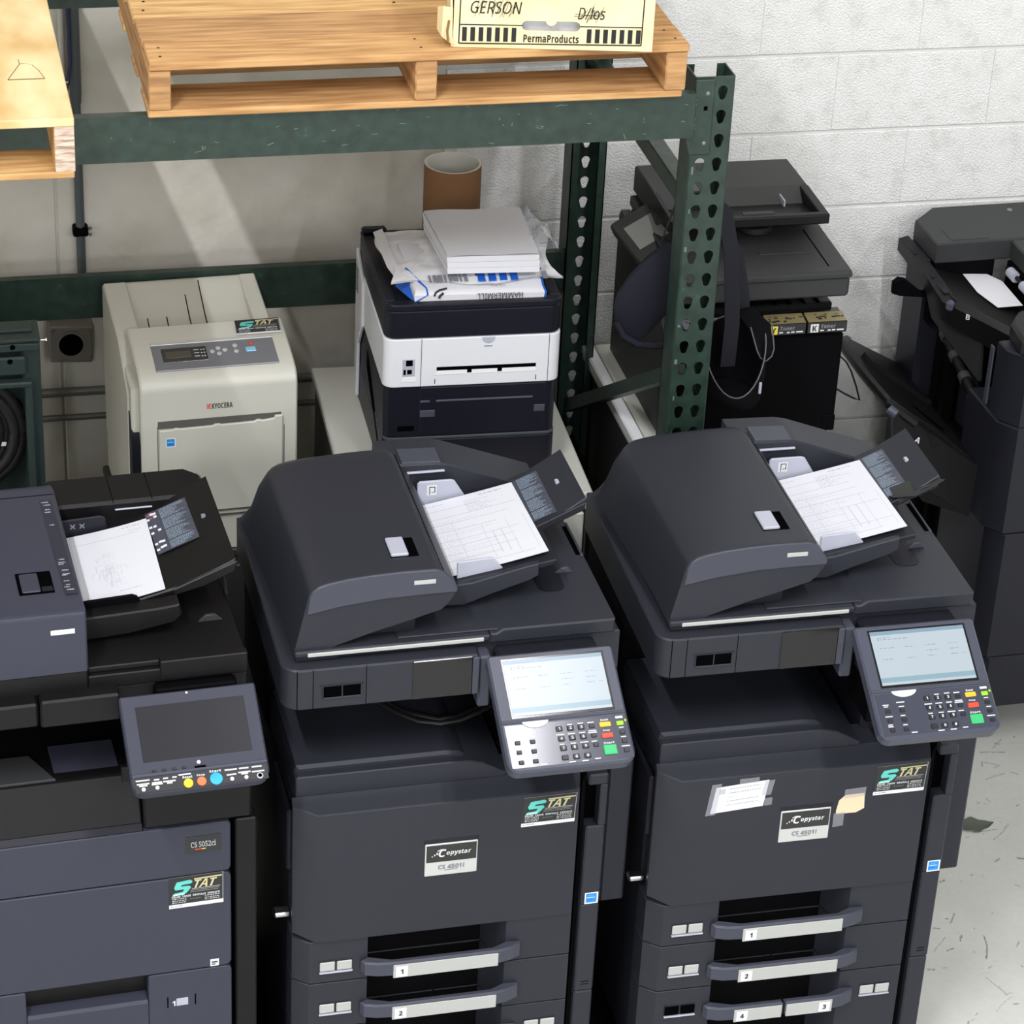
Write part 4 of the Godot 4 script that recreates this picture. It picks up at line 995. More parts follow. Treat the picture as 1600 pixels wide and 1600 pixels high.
	if third:
		var ni := sheet_img(256, 148, c8(214, 216, 220)); var nr := RandomNumberGenerator.new(); nr.seed = 6
		bar(ni, 0.08, 0.1, 0.12, 0.2, c8(176, 180, 184))
		for y in 5: small_print(ni, 0.27, 0.12 + y * 0.155, 0.6 if y != 2 else 0.1, 0.035, c8(150, 152, 156), nr)
		var tape := mat("clear_tape", Color(0.75, 0.76, 0.8, 0.28), 0.25); tape.transparency = BaseMaterial3D.TRANSPARENCY_ALPHA
		part(door, "taped_note", card(Vector3(0.113, 0.656, 0.0008), Vector3(0.108, 0.008, 0), Vector3(-0.008, -0.062, 0)), printed(ni, 0.7), "white printed note held by clear tape")
		for q in [[0.104, 0.664, 0.02, 0.074, -0.009], [0.213, 0.662, 0.02, 0.035, -0.006], [0.215, 0.62, 0.016, 0.018, 0.0], [0.16, 0.672, 0.04, 0.012, 0.0]]:
			part(door, "tape", card(Vector3(q[0], q[1], 0.0012), Vector3(q[2], 0.001, 0), Vector3(q[4], -q[3], 0)), tape)
		part(door, "tan_scrap", mb().prism([Vector2(0.368, 0.571), Vector2(0.372, 0.596), Vector2(0.384, 0.608), Vector2(0.424, 0.609), Vector2(0.427, 0.572), Vector2(0.410, 0.563), Vector2(0.369, 0.564)], 0.0004, 0.001), mat("tan_paper", c8(232, 204, 170), 0.8), "tan paper scrap held by clear tape")
		for q in [[0.382, 0.622, 0.044, 0.022], [0.364, 0.566, 0.022, 0.034]]:
			part(door, "tape", card(Vector3(q[0], q[1], 0.0013), Vector3(q[2], 0.002, 0), Vector3(0, -q[3], 0)), tape)
	return t

func build_form(label: String, x: float, z: float, yaw: float, seed_: int, skew: float) -> void:
	# a printed sheet lying on the document tray
	var t := thing("paper_form", label, "paper", x, 1.07, z, yaw, "sheets in the document trays")
	var f := func(u: float, v: float) -> Vector3:
		var xx := 0.304 + 0.205 * u
		var y := 1.0745 + 0.035 * u + 0.006 * u * u
		if xx < 0.32: y = max(y, 1.0775)
		return Vector3(xx + skew * (0.5 - v), y + 0.002, -0.438 + 0.27 * v + 0.01 * (u - 0.5) * 0.0)
	part(t, "sheet", sheet(f, 10, 1, 0.0004), printed(form_img(seed_), 0.8))

func build_copiers() -> void:
	mat("panel_field", c8(60, 63, 75), 0.13)
	build_copier(["charcoal copier with glossy reflection on its key panel and no notes on door"], 0.667, -4.2, 1.1, false)
	build_form("printed white form in document tray of copier without door notes", 0.667, -4.2, 1.1, 14, -0.008)
	build_copier(["charcoal copier with a taped white note and tan scrap on its door"], 1.383, -4.2, 0.15, true)
	build_form("printed white form in document tray of copier with taped notes", 1.383, -4.2, 0.15, 15, -0.006)
	# loose cable in the output tray
	var t := thing("power_cable", "black cable looping across the output tray of the copier", "cable", 0.667, 0.75, -4.2, 1.1)
	var b := mb()
	for k in 2:
		var dz := k * 0.014
		b.tube([Vector3(0.20 + dz, 0.757, -0.25), Vector3(0.235 + dz, 0.757, -0.2), Vector3(0.27 + dz, 0.757, -0.165 - dz), Vector3(0.31, 0.757, -0.15 - dz), Vector3(0.35, 0.757, -0.155 - dz), Vector3(0.39, 0.757, -0.175 - dz), Vector3(0.43, 0.757, -0.2)], 0.0055, 8)
	part(t, "cable", b, M.rubber)

# prism whose outline is given in (z, y) and pushed along x from x0 to x1
func xprism(pts: Array, x0: float, x1: float, e := 0.0) -> MB:
	var b := mb()
	b.xf = Transform3D(Basis(Vector3(0, 0, 1), Vector3(0, 1, 0), Vector3(-1, 0, 0)), Vector3.ZERO)
	b.prism(pts, -x1, -x0, e)
	return b
# prism whose outline is given in plan (x, z) and pushed up from y0 to y1
func yprism(pts: Array, y0: float, y1: float, e := 0.0) -> MB:
	var b := mb()
	b.xf = Transform3D(Basis(Vector3(1, 0, 0), Vector3(0, 0, -1), Vector3(0, 1, 0)), Vector3.ZERO)
	var q: Array = []
	for p in pts: q.push_back(Vector2(p.x, -p.y))
	b.prism(q, y0, y1, e)
	return b

func build_colour_copier() -> void:
	var t := thing("colour_copier", "slate and black colour copier with round yellow orange and blue keys", "copier", 0.58, -UP, -4.2, 3.0)
	var S: Material = M.slate_plastic; var K: Material = M.black_plastic
	part(t, "body", mb().box(Vector3(-0.62, -0.07, -0.62), Vector3(-0.03, 0.69, -0.03), 0.004), K)
	part(t, "plinth", mb().box(Vector3(-0.6, -0.1, -0.6), Vector3(-0.04, -0.07, -0.04)), M.deep_black)
	part(t, "rear_tower", mb().box(Vector3(-0.62, 0.69, -0.62), Vector3(0.0, 0.95, -0.34), 0.004), M.deep_black)
	part(t, "side_tower", mb().box(Vector3(-0.19, 0.69, -0.34), Vector3(0.004, 0.95, -0.02), 0.004), K)
	part(t, "column", mb().box(Vector3(-0.027, -0.07, -0.45), Vector3(0.014, 0.688, -0.002), 0.003), K)
	part(t, "side_cover", mb().box(Vector3(0.0, -0.07, -0.6), Vector3(0.03, 0.9, -0.3), 0.006), M.deep_black)
	var rr := [0.010, 0.012, 0.012, 0.010]
	# covers
	var cv := mb(); cv.prism(round_poly(-0.62, 0.5735, -0.0365, 0.688, [0.005, 0.012, 0.010, 0.005]), -0.03, 0.0, 0.002)
	var up := part(t, "upper_cover", cv, S)
	part(t, "cover_lip", xprism([Vector2(-0.06, 0.688), Vector2(-0.004, 0.684), Vector2(-0.002, 0.690), Vector2(-0.012, 0.700), Vector2(-0.06, 0.704)], -0.62, -0.20, 0.002), M.navy_plastic)
	cv = mb(); cv.prism(round_poly(-0.62, 0.3475, -0.0365, 0.5710, [0.005, 0.012, 0.012, 0.005]), -0.03, 0.001, 0.002)
	var lo := part(t, "lower_cover", cv, S)
	part(up, "model_badge", mb().box(Vector3(-0.122, 0.625, -0.0005), Vector3(-0.055, 0.663, 0.0012), 0.0004), M.grey_plastic)
	var b := mb(); letters(b, "CS 5052ci", font_serif, Vector3(-0.0885, 0.6385, 0.0012), Vector3.RIGHT, Vector3.UP, 0.0125, 0.0, true, 0.047)
	part(up, "badge_lettering", b, M.text_white)
	b = mb(); b.box(Vector3(-0.105, 0.6325, 0.0012), Vector3(-0.093, 0.6345, 0.0016)); part(up, "badge_dot", b, M.red_button)
	b = mb(); b.box(Vector3(-0.092, 0.6325, 0.0012), Vector3(-0.084, 0.6345, 0.0016)); part(up, "badge_dot", b, M.amber_button)
	dealer_sticker(lo, Vector3(-0.155, 0.5735, 0.001), Vector3(0.104, 0.001, 0), Vector3(-0.0005, -0.073, 0))
	part(lo, "eco_label", mb().box(Vector3(-0.078, 0.349, 0.0005), Vector3(-0.061, 0.366, 0.0014), 0.0003), M.text_white)
	b = mb(); b.box(Vector3(-0.075, 0.3575, 0.0014), Vector3(-0.064, 0.3605, 0.0018)); b.box(Vector3(-0.075, 0.353, 0.0014), Vector3(-0.068, 0.3550, 0.0018))
	part(lo, "eco_mark", b, M.text_black)
	# drawers with a deep grip
	for y in [[0.165, 0.345, "1"], [-0.02, 0.162, "2"]]:
		var y0: float = y[0]; var y1: float = y[1]
		var dr := part(t, "drawer", mb().prism(round_poly(-0.198, y0, -0.0365, y1, [0.005, 0.010, 0.010, 0.005]), -0.03, 0.001, 0.0015), S)
		part(dr, "drawer_left", mb().box(Vector3(-0.62, y0, -0.03), Vector3(-0.432, y1, 0.001), 0.002), S)
		part(dr, "grip_bar", xprism([Vector2(-0.06, y0), Vector2(0.001, y0), Vector2(0.001, y1 - 0.066), Vector2(-0.004, y1 - 0.060), Vector2(-0.06, y1 - 0.055)], -0.4318, -0.1982, 0.002), S)
		part(dr, "grip_recess", mb().box(Vector3(-0.4318, y1 - 0.058, -0.09), Vector3(-0.1982, y1, -0.05)), M.deep_black)
		part(dr, "gauge", mb().box(Vector3(-0.145, y1 - 0.082, 0.0005), Vector3(-0.122, y1 - 0.064, 0.0018), 0.0006), M.guide_grey)
		b = mb(); letters(b, y[2], font_bold, Vector3(-0.153, y1 - 0.081, 0.001), Vector3.RIGHT, Vector3.UP, 0.012)
		part(dr, "number", b, M.text_white)
		for sx in [-0.163, -0.109]: part(dr, "notch", mb().box(Vector3(sx, y1 - 0.084, 0.0004), Vector3(sx + 0.0025, y1 - 0.058, 0.0014)), M.hole)
	# black front band and output tray
	part(t, "tray_front", xprism([Vector2(-0.34, 0.704), Vector2(-0.014, 0.7), Vector2(-0.05, 0.786), Vector2(-0.06, 0.79), Vector2(-0.34, 0.755)], -0.62, -0.20, 0.003), K)
	part(t, "tray_plate", yprism([Vector2(-0.62, -0.055), Vector2(-0.352, -0.055), Vector2(-0.392, -0.14), Vector2(-0.62, -0.14)], 0.778, 0.7925, 0.001), M.grey_plastic)
	part(t, "tray_floor", mb().box(Vector3(-0.352, 0.772, -0.17), Vector3(-0.232, 0.7875, -0.062), 0.001), M.slate_plastic)
	part(t, "exit_bar", mb().box(Vector3(-0.62, 0.84, -0.2), Vector3(-0.4, 0.848, -0.17), 0.003), K)
	part(t, "panel_stand", mb().box(Vector3(-0.198, 0.69, -0.05), Vector3(0.004, 0.80, -0.004), 0.004), K)
	part(t, "panel_arm", mb().box(Vector3(-0.17, 0.8, -0.06), Vector3(-0.02, 0.99, -0.015), 0.004), M.deep_black)
	part(t, "inner_hook", mb().box(Vector3(-0.232, 0.768, -0.06), Vector3(-0.2, 0.806, -0.045), 0.002), K)
	# scanner
	part(t, "scanner", mb().box(Vector3(-0.62, 0.95, -0.6), Vector3(0.005, 0.992, -0.04), 0.004), K)
	part(t, "scanner_front", mb().box(Vector3(-0.62, 0.947, -0.045), Vector3(-0.383, 0.997, -0.002), 0.004), K)
	part(t, "scanner_front", mb().box(Vector3(-0.379, 0.944, -0.045), Vector3(-0.236, 1.001, 0.0), 0.004), M.black_plastic)
	# document feeder
	var adf := part(t, "document_feeder", xprism([Vector2(-0.53, 1.03), Vector2(-0.03, 1.038), Vector2(-0.031, 1.152), Vector2(-0.036, 1.160), Vector2(-0.046, 1.1635), Vector2(-0.47, 1.168), Vector2(-0.505, 1.158), Vector2(-0.53, 1.14)], -0.66, -0.2875, 0.003), S)
	part(adf, "lower_band", mb().box(Vector3(-0.66, 0.994, -0.52), Vector3(-0.288, 1.0375, -0.032), 0.003), K)
	part(adf, "logo_bar", mb().box(Vector3(-0.352, 1.121, -0.0305), Vector3(-0.309, 1.131, -0.0288), 0.0006), M.text_white, "small white name bar")
	part(adf, "latch_well", mb().box(Vector3(-0.396, 1.1635, -0.178), Vector3(-0.333, 1.1662, -0.104), 0.0004), M.hole)
	part(adf, "latch", mb().box(Vector3(-0.390, 1.163, -0.172), Vector3(-0.357, 1.1685, -0.108), 0.002), S)
	part(adf, "latch_ramp", xprism([Vector2(-0.172, 1.163), Vector2(-0.108, 1.163), Vector2(-0.108, 1.1668), Vector2(-0.172, 1.1645)], -0.355, -0.335, 0.0005), M.navy_plastic)
	var gi := sheet_img(48, 384, c8(40, 42, 54)); var r := RandomNumberGenerator.new(); r.seed = 44
	for y in [0.02, 0.05, 0.10, 0.13, 0.27, 0.64, 0.67, 0.69, 0.75, 0.79, 0.80, 0.86, 0.90, 0.92, 0.95]: small_print(gi, r.randf_range(0.05, 0.3), y, r.randf_range(0.4, 0.6), 0.012, c8(196, 200, 210), r)
	part(adf, "size_label", card(Vector3(-0.3195, 1.1688, -0.43), Vector3(0.022, 0, 0), Vector3(0.004, -0.0025, 0.34)), printed(gi, 0.4), "narrow dark label with white size marks")
	part(adf, "top_seam", mb().box(Vector3(-0.66, 1.1672, -0.4525), Vector3(-0.29, 1.1686, -0.4512)), M.hole)
	# lid and deck to the right of the feeder
	var lid := part(t, "lid", mb().box(Vector3(-0.288, 0.995, -0.56), Vector3(0.002, 1.022, -0.034), 0.002), K)
	part(lid, "lid_edge", mb().box(Vector3(-0.287, 1.022, -0.5), Vector3(0.002, 1.034, -0.045), 0.002), K)
	part(lid, "lid_block", mb().box(Vector3(-0.158, 0.998, -0.05), Vector3(0.003, 1.039, -0.031), 0.002), K)
	part(lid, "paper_stop", mb().prism([Vector2(-0.065, 1.034), Vector2(-0.02, 1.034), Vector2(-0.034, 1.047), Vector2(-0.051, 1.047)], -0.165, -0.158, 0.001), M.grey_plastic)
	part(lid, "hinge_cable", mb().tube([Vector3(-0.012, 1.045, -0.35), Vector3(0.0, 1.06, -0.31), Vector3(0.004, 1.05, -0.27), Vector3(0.002, 1.035, -0.24)], 0.004, 8), M.rubber)
	# document tray
	var tr := part(t, "document_tray", mb().prism([Vector2(-0.30, 1.062), Vector2(-0.2, 1.07), Vector2(-0.1, 1.095), Vector2(-0.04, 1.12), Vector2(0.008, 1.148), Vector2(0.008, 1.156), Vector2(-0.04, 1.133), Vector2(-0.10, 1.108), Vector2(-0.2, 1.083), Vector2(-0.30, 1.074)], -0.49, -0.17, 0.003), K)
	part(tr, "tray_wall", mb().prism([Vector2(-0.288, 1.04), Vector2(-0.2, 1.045), Vector2(-0.115, 1.06), Vector2(-0.10, 1.075), Vector2(-0.105, 1.098), Vector2(-0.14, 1.094), Vector2(-0.288, 1.088)], -0.165, -0.125, 0.003), K)
	part(tr, "flap_rib", mb().prism([Vector2(-0.11, 1.09), Vector2(-0.05, 1.105), Vector2(0.006, 1.13), Vector2(0.01, 1.152), Vector2(-0.04, 1.132), Vector2(-0.11, 1.104)], -0.18, -0.168, 0.002), K)
	part(tr, "rear_bridge", yprism([Vector2(-0.29, -0.47), Vector2(-0.06, -0.47), Vector2(-0.005, -0.46), Vector2(0.012, -0.50), Vector2(0.008, -0.55), Vector2(-0.02, -0.58), Vector2(-0.29, -0.58)], 1.04, 1.128, 0.006), K)
	for sx in [-0.175, -0.1]: part(tr, "bridge_seam", mb().box(Vector3(sx, 1.1275, -0.575), Vector3(sx + 0.0012, 1.1286, -0.47)), M.hole)
	part(tr, "bridge_rail", mb().box(Vector3(-0.172, 1.11, -0.47), Vector3(-0.1, 1.113, -0.466), 0.001), M.guide_grey)
	part(tr, "paper_guide", mb().prism([Vector2(-0.282, 1.075), Vector2(-0.19, 1.083), Vector2(-0.195, 1.112), Vector2(-0.205, 1.116), Vector2(-0.282, 1.112)], -0.447, -0.441, 0.0015), M.charcoal_dark)
	part(tr, "paper_guide", mb().prism([Vector2(-0.280, 1.07), Vector2(-0.165, 1.08), Vector2(-0.178, 1.105), Vector2(-0.187, 1.109), Vector2(-0.280, 1.104)], -0.163, -0.157, 0.0015), M.deep_black)
	b = mb(); for sx in [-0.262, -0.244]: b.sweep([Vector3(sx, 1.094, -0.4405), Vector3(sx + 0.009, 1.103, -0.4405)], Vector3(0, 0.0018, 0), 0.0005); b.sweep([Vector3(sx + 0.009, 1.094, -0.4405), Vector3(sx, 1.103, -0.4405)], Vector3(0, 0.0018, 0), 0.0005)
	part(tr, "guide_symbol", b, M.text_grey)
	var ii := instruct_img(9)
	for q in [[0.02, 0.06, 0.1], [0.08, 0.02, 0.08], [0.05, 0.14, 0.1], [0.16, 0.09, 0.08]]: bar(ii, q[0], q[1], q[2], 0.02, c8(190, 110, 120))
	part(tr, "instruction_label", card(Vector3(-0.118, 1.1045, -0.45), Vector3(0.078, 0.0305, 0), Vector3(0.002, 0.001, 0.155)), printed(ii, 0.4), "dark label printed with pale and pink instructions")
	part(tr, "flap_mark", mb().box(Vector3(-0.024, 1.1415, -0.36), Vector3(-0.016, 1.1475, -0.352), 0.0004), M.text_grey)
	# control panel
	var X := panel_frame(Vector3(-0.239, 0.994, 0.0), 34.0)
	var W := 0.248; var H := 0.19
	var pb := mb(); pb.xf = X; pb.prism(round_poly(0.0, -H, W, 0.0, [0.022, 0.022, 0.004, 0.004]), -0.026, 0.0, 0.003)
	var pan := part(t, "operation_panel", pb, M.slate_plastic)
	var bx := func(u0, v0, u1, v1, h0, h1, e) -> MB:
		var q := mb(); q.xf = X; q.box(Vector3(u0 * W, -v1 * H, h0), Vector3(u1 * W, -v0 * H, h1), e); return q
	part(pan, "screen", bx.call(0.105, 0.125, 0.9, 0.69, -0.001, 0.0008, 0.0005), mat("dark_screen", c8(32, 33, 38), 0.2), "dark switched-off touch screen")
	part(pan, "ridge", bx.call(0.008, 0.80, 0.992, 0.832, -0.001, 0.003, 0.0014), M.panel_grey)
	part(pan, "key_field", bx.call(0.02, 0.838, 0.985, 0.99, -0.001, 0.0006, 0.0003), M.key_black)
	for u in [0.172, 0.245, 0.318, 0.39]: part(pan, "tilt_key", bx.call(u - 0.014, 0.776, u + 0.014, 0.80, 0.0, 0.003, 0.001), M.key_black)
	part(pan, "slot", bx.call(0.465, 0.785, 0.545, 0.808, 0.0, 0.0034, 0.0004), M.hole)
	var disc := func(u, v, rad, h) -> MB:
		var q := mb(); q.xf = X * Transform3D(Basis(Vector3.RIGHT, PI / 2), Vector3(u * W, -v * H, 0))
		q.lathe([Vector2(rad, 0), Vector2(rad, h * 0.7), Vector2(rad * 0.85, h)], Vector3.ZERO, 20); return q
	part(pan, "home_mark", disc.call(0.5, 0.745, 0.0035, 0.001), M.text_white)
	part(pan, "sensor", disc.call(0.493, 0.03, 0.0022, 0.001), M.text_white)
	part(pan, "reset_key", disc.call(0.402, 0.945, 0.0085, 0.004), M.amber_button, "round yellow key")
	part(pan, "stop_key", disc.call(0.499, 0.942, 0.0085, 0.004), M.orange_button, "round orange key")
	part(pan, "start_key", disc.call(0.606, 0.934, 0.0115, 0.004), M.blue_button, "round blue start key")
	for q in [[0.078, 0.955], [0.177, 0.953], [0.719, 0.955], [0.823, 0.955]]: part(pan, "round_key", disc.call(q[0], q[1], 0.0038, 0.003), M.text_white)
	part(pan, "lock_ring", disc.call(0.923, 0.955, 0.006, 0.003), M.guide_grey)
	part(pan, "lock_core", disc.call(0.923, 0.955, 0.004, 0.0034), M.hole)
	b = mb()
	for w in [["Start", 0.606, 0.868, 0.085], ["Stop", 0.499, 0.892, 0.06], ["Reset", 0.402, 0.894, 0.07]]:
		letters(b, w[0], font_bold, X * Vector3(w[1] * W, -w[2] * H, 0.0007), X.basis.x, X.basis.y, 0.0046, 0, true, w[3] * W)
	b.xf = X
	for q in [[0.08, 0.865, 0.05], [0.08, 0.90, 0.045], [0.08, 0.918, 0.03], [0.18, 0.872, 0.02], [0.18, 0.90, 0.036], [0.18, 0.916, 0.04], [0.245, 0.868, 0.018], [0.31, 0.866, 0.016], [0.27, 0.9, 0.045], [0.27, 0.918, 0.02], [0.385, 0.852, 0.045], [0.72, 0.86, 0.045], [0.72, 0.91, 0.035], [0.815, 0.86, 0.035], [0.815, 0.90, 0.045], [0.815, 0.916, 0.025], [0.91, 0.86, 0.036], [0.915, 0.908, 0.045]]:
		b.box(Vector3((q[0] - q[2]) * W, -(q[1] + 0.007) * H, 0.0005), Vector3((q[0] + q[2]) * W, -(q[1] - 0.007) * H, 0.0009))
	part(pan, "lettering", b, M.text_white, "small white key captions")
	# the sheet in its tray
	var p := thing("paper_form", "white sheet with a pale diagram in tray of slate colour copier", "paper", 0.58, 1.075, -4.2, 3.0, "sheets in the document trays")
	var gi2 := sheet_img(512, 640, c8(210, 212, 218)); var q2 := RandomNumberGenerator.new(); q2.seed = 2
	bar(gi2, 0.03, 0.14, 0.85, 0.004, c8(150, 154, 166)); small_print(gi2, 0.7, 0.04, 0.22, 0.012, c8(170, 174, 184), q2); small_print(gi2, 0.78, 0.10, 0.14, 0.01, c8(180, 184, 192), q2)
	bar(gi2, 0.08, 0.0, 0.035, 0.97, c8(194, 197, 205))
	for k in 60:
		var cx := 0.45 + 0.22 * cos(k * 0.31) * q2.randf(); var cy := 0.55 + 0.28 * sin(k * 0.47) * q2.randf()
		bar(gi2, cx, cy, q2.randf_range(0.01, 0.12), 0.004, c8(186, 190, 196)); bar(gi2, cx, cy, 0.004, q2.randf_range(0.01, 0.1), c8(182, 186, 194))
	small_print(gi2, 0.52, 0.86, 0.25, 0.014, c8(180, 184, 194), q2)
	part(p, "sheet", sheet(func(u, v): return Vector3(-0.283 + 0.165 * u - 0.006 * v, 1.0795 + 0.016 * u + 0.012 * u * u - 0.0005, -0.432 + 0.262 * v), 10, 1, 0.0004), printed(gi2, 0.8))

func build_white_printer() -> void:
	# stand: a dark cabinet that the machine rests on
	var t := thing("printer_stand", "dark grey cabinet under the cream laser printer", "cabinet", 0.5, -UP, -5.28, 2.5)
	part(t, "body", mb().box(Vector3(-0.03, -0.1, -0.44), Vector3(0.35, 0.60, -0.02), 0.004), M.cabinet_dark)
	part(t, "top", mb().box(Vector3(-0.035, 0.60, -0.445), Vector3(0.355, 0.62, -0.01), 0.004), M.cabinet_dark)
	part(t, "door", mb().box(Vector3(-0.02, -0.06, -0.02), Vector3(0.34, 0.58, -0.006), 0.003), M.cabinet_dark)
	t = thing("laser_printer", "cream laser printer with sloping grey key panel and black dealer sticker", "printer", 0.5, 0.62, -5.28, 2.5)
	var C: Material = M.cream_plastic
	# rear body, hood, and the paper exit between
	part(t, "body", xprism([Vector2(-0.44, 0.72), Vector2(-0.03, 0.72), Vector2(-0.03, 1.03), Vector2(-0.2, 1.045), Vector2(-0.30, 1.055), Vector2(-0.38, 1.08), Vector2(-0.42, 1.094), Vector2(-0.436, 1.090), Vector2(-0.44, 1.08)], -0.020, 0.318, 0.004), C)
	part(t, "side_wall", xprism([Vector2(-0.44, 0.72), Vector2(-0.06, 0.72), Vector2(-0.06, 1.0), Vector2(-0.19, 1.072), Vector2(-0.28, 1.080), Vector2(-0.42, 1.0985), Vector2(-0.44, 1.085)], -0.024, 0.028, 0.003), C)
	part(t, "side_wall", xprism([Vector2(-0.44, 0.72), Vector2(-0.06, 0.72), Vector2(-0.06, 1.0), Vector2(-0.19, 1.072), Vector2(-0.28, 1.080), Vector2(-0.42, 1.0985), Vector2(-0.44, 1.085)], 0.285, 0.321, 0.003), C)
	# thin paper grooves following the exit slope
	var slope := [Vector2(-0.2, 1.045), Vector2(-0.30, 1.055), Vector2(-0.38, 1.08), Vector2(-0.42, 1.094)]
	for g in [[0.055, 0.31], [0.098, 0.31], [0.15, 0.375], [0.186, 0.415]]:
		var gp: Array = []
		for k in 9:
			var z: float = lerpf(-0.2, -g[1], k / 8.0); var y := 1.045
			for j in 3:
				if z <= slope[j].x and z >= slope[j + 1].x: y = lerpf(slope[j].y, slope[j + 1].y, (z - slope[j].x) / (slope[j + 1].x - slope[j].x))
			gp.push_back(Vector3(g[0] + 0.004 * (k / 8.0), y + 0.0004, z))
		part(t, "groove", mb().sweep(gp, Vector3(0.0011, 0, 0), 0.0008), M.hole)
	part(t, "base_unit", mb().box(Vector3(-0.022, 0.62, -0.44), Vector3(0.325, 0.72, -0.012), 0.004), C)
	var hood: Array = [Vector2(-0.19, 0.99), Vector2(-0.19, 1.094)]
	for q in [[-0.185, 1.0975], [-0.13, 1.0865], [-0.06, 1.072], [-0.03, 1.064], [-0.014, 1.055], [-0.005, 1.044], [0.0, 1.030]]: hood.push_back(Vector2(q[0], q[1]))
	hood += [Vector2(0.0, 0.72), Vector2(-0.05, 0.72), Vector2(-0.05, 0.95), Vector2(-0.12, 0.97)]
	var h := part(t, "hood", xprism(hood, -0.004, 0.338, 0.004), C, "", 30.0)
	part(t, "side_gap", xprism([Vector2(-0.058, 0.72), Vector2(-0.012, 0.72), Vector2(-0.012, 0.90), Vector2(-0.058, 0.965)], -0.0225, 0.02), M.navy_plastic)
	# grey key panel lying on the slope
	var sl := Vector3(0, -0.0205, 0.1).normalized()
	var X := Transform3D(Basis(Vector3.RIGHT, -sl, Vector3.RIGHT.cross(-sl)), Vector3(0.036, 1.0850, -0.128))
	var bx := func(x0, y0, x1, y1, z0, z1, e) -> MB:
		var q := mb(); q.xf = X; q.box(Vector3(x0, y0, z0), Vector3(x1, y1, z1), e); return q
	var pan := part(t, "key_panel", bx.call(0, -0.098, 0.268, 0, -0.004, 0.0025, 0.001), mat("panel_silver", c8(128, 130, 136), 0.35, 0.4), "brushed grey key panel")
	part(pan, "top_edge", bx.call(0, -0.010, 0.268, 0.0, 0.0, 0.0032, 0.0008), M.silver)
	part(pan, "display", bx.call(0.020, -0.072, 0.118, -0.024, 0.0, 0.0034, 0.0006), M.gloss_black, "black display window")
	part(pan, "display_glass", bx.call(0.028, -0.058, 0.083, -0.036, 0.0034, 0.0038, 0.0002), mat("lcd", c8(64, 58, 46), 0.2))
	var d := mb(); d.xf = X
	for q in 3: d.box(Vector3(0.09, -0.036 - q * 0.011, 0.0034), Vector3(0.101, -0.034 - q * 0.011, 0.0038)); d.box(Vector3(0.105, -0.037 - q * 0.011, 0.0034), Vector3(0.108, -0.034 - q * 0.011, 0.0038)); d.box(Vector3(0.111, -0.037 - q * 0.011, 0.0034), Vector3(0.114, -0.034 - q * 0.011, 0.0038))
	part(pan, "display_marks", d, M.text_white)
	var disc := func(u, v, rad) -> MB:
		var q := mb(); q.xf = X * Transform3D(Basis(Vector3.RIGHT, PI / 2), Vector3(u, v, 0.0025))
		q.lathe([Vector2(rad, 0), Vector2(rad, 0.0018), Vector2(rad * 0.7, 0.003)], Vector3.ZERO, 16); return q
	for q in [[0.130, -0.045], [0.144, -0.035], [0.158, -0.043], [0.144, -0.054], [0.182, -0.030], [0.182, -0.050]]: part(pan, "round_key", disc.call(q[0], q[1], 0.0055), M.silver)
	part(pan, "cancel_key", disc.call(0.218, -0.026, 0.0048), M.red_button, "small red key")
	part(pan, "go_key", bx.call(0.2025, -0.056, 0.2255, -0.040, 0.002, 0.006, 0.002), mat("sky_key", c8(130, 186, 214), 0.4), "pale blue key")
	dealer_sticker(h, Vector3(0.232, 1.0997, -0.182), Vector3(0.098, 0, 0.0), Vector3(-0.003, -0.0105, 0.052))
	# brand lettering
	var b := mb(); letters(b, "KYOCERA", font_bold, Vector3(0.150, 0.9835, 0.0), Vector3.RIGHT, Vector3.UP, 0.0125, 0.0, false, 0.045)
	part(h, "brand_lettering", b, M.text_black)
	b = mb()
	for q in [[0.139, 0.984, 0.1405, 0.996], [0.142, 0.986, 0.1435, 0.994], [0.1435, 0.984, 0.148, 0.9865], [0.1435, 0.989, 0.1465, 0.992], [0.1435, 0.9935, 0.148, 0.996]]: b.box(Vector3(q[0], q[1], 0.0), Vector3(q[2], q[3], 0.0008))
	part(h, "brand_mark", b, M.red_button)
	# front tray
	part(h, "tray_gap", mb().box(Vector3(0.032, 0.944, -0.0005), Vector3(0.302, 0.962, 0.0012), 0.0004), mat("shadow_grey", c8(84, 84, 80), 0.7))
	var tr := part(t, "front_tray", mb().prism([Vector2(0.034, 0.735), Vector2(0.304, 0.735), Vector2(0.304, 0.958), Vector2(0.287, 0.958), Vector2(0.285, 0.952), Vector2(0.26, 0.949), Vector2(0.25, 0.952), Vector2(0.24, 0.948), Vector2(0.17, 0.947), Vector2(0.165, 0.949), Vector2(0.155, 0.949), Vector2(0.15, 0.946), Vector2(0.08, 0.945), Vector2(0.07, 0.947), Vector2(0.06, 0.944), Vector2(0.034, 0.944)], 0.0015, 0.0095, 0.002), C)
	energy_sticker(tr, Vector3(0.0475, 0.925, 0.0095), Vector3(0.021, 0, 0), Vector3(0, -0.022, 0))
	part(h, "tray_seam", mb().box(Vector3(0.308, 0.735, -0.0004), Vector3(0.3095, 0.93, 0.0006)), M.shadow_grey)
	part(h, "tray_seam", mb().box(Vector3(0.0305, 0.735, -0.0004), Vector3(0.032, 0.95, 0.0006)), M.shadow_grey)

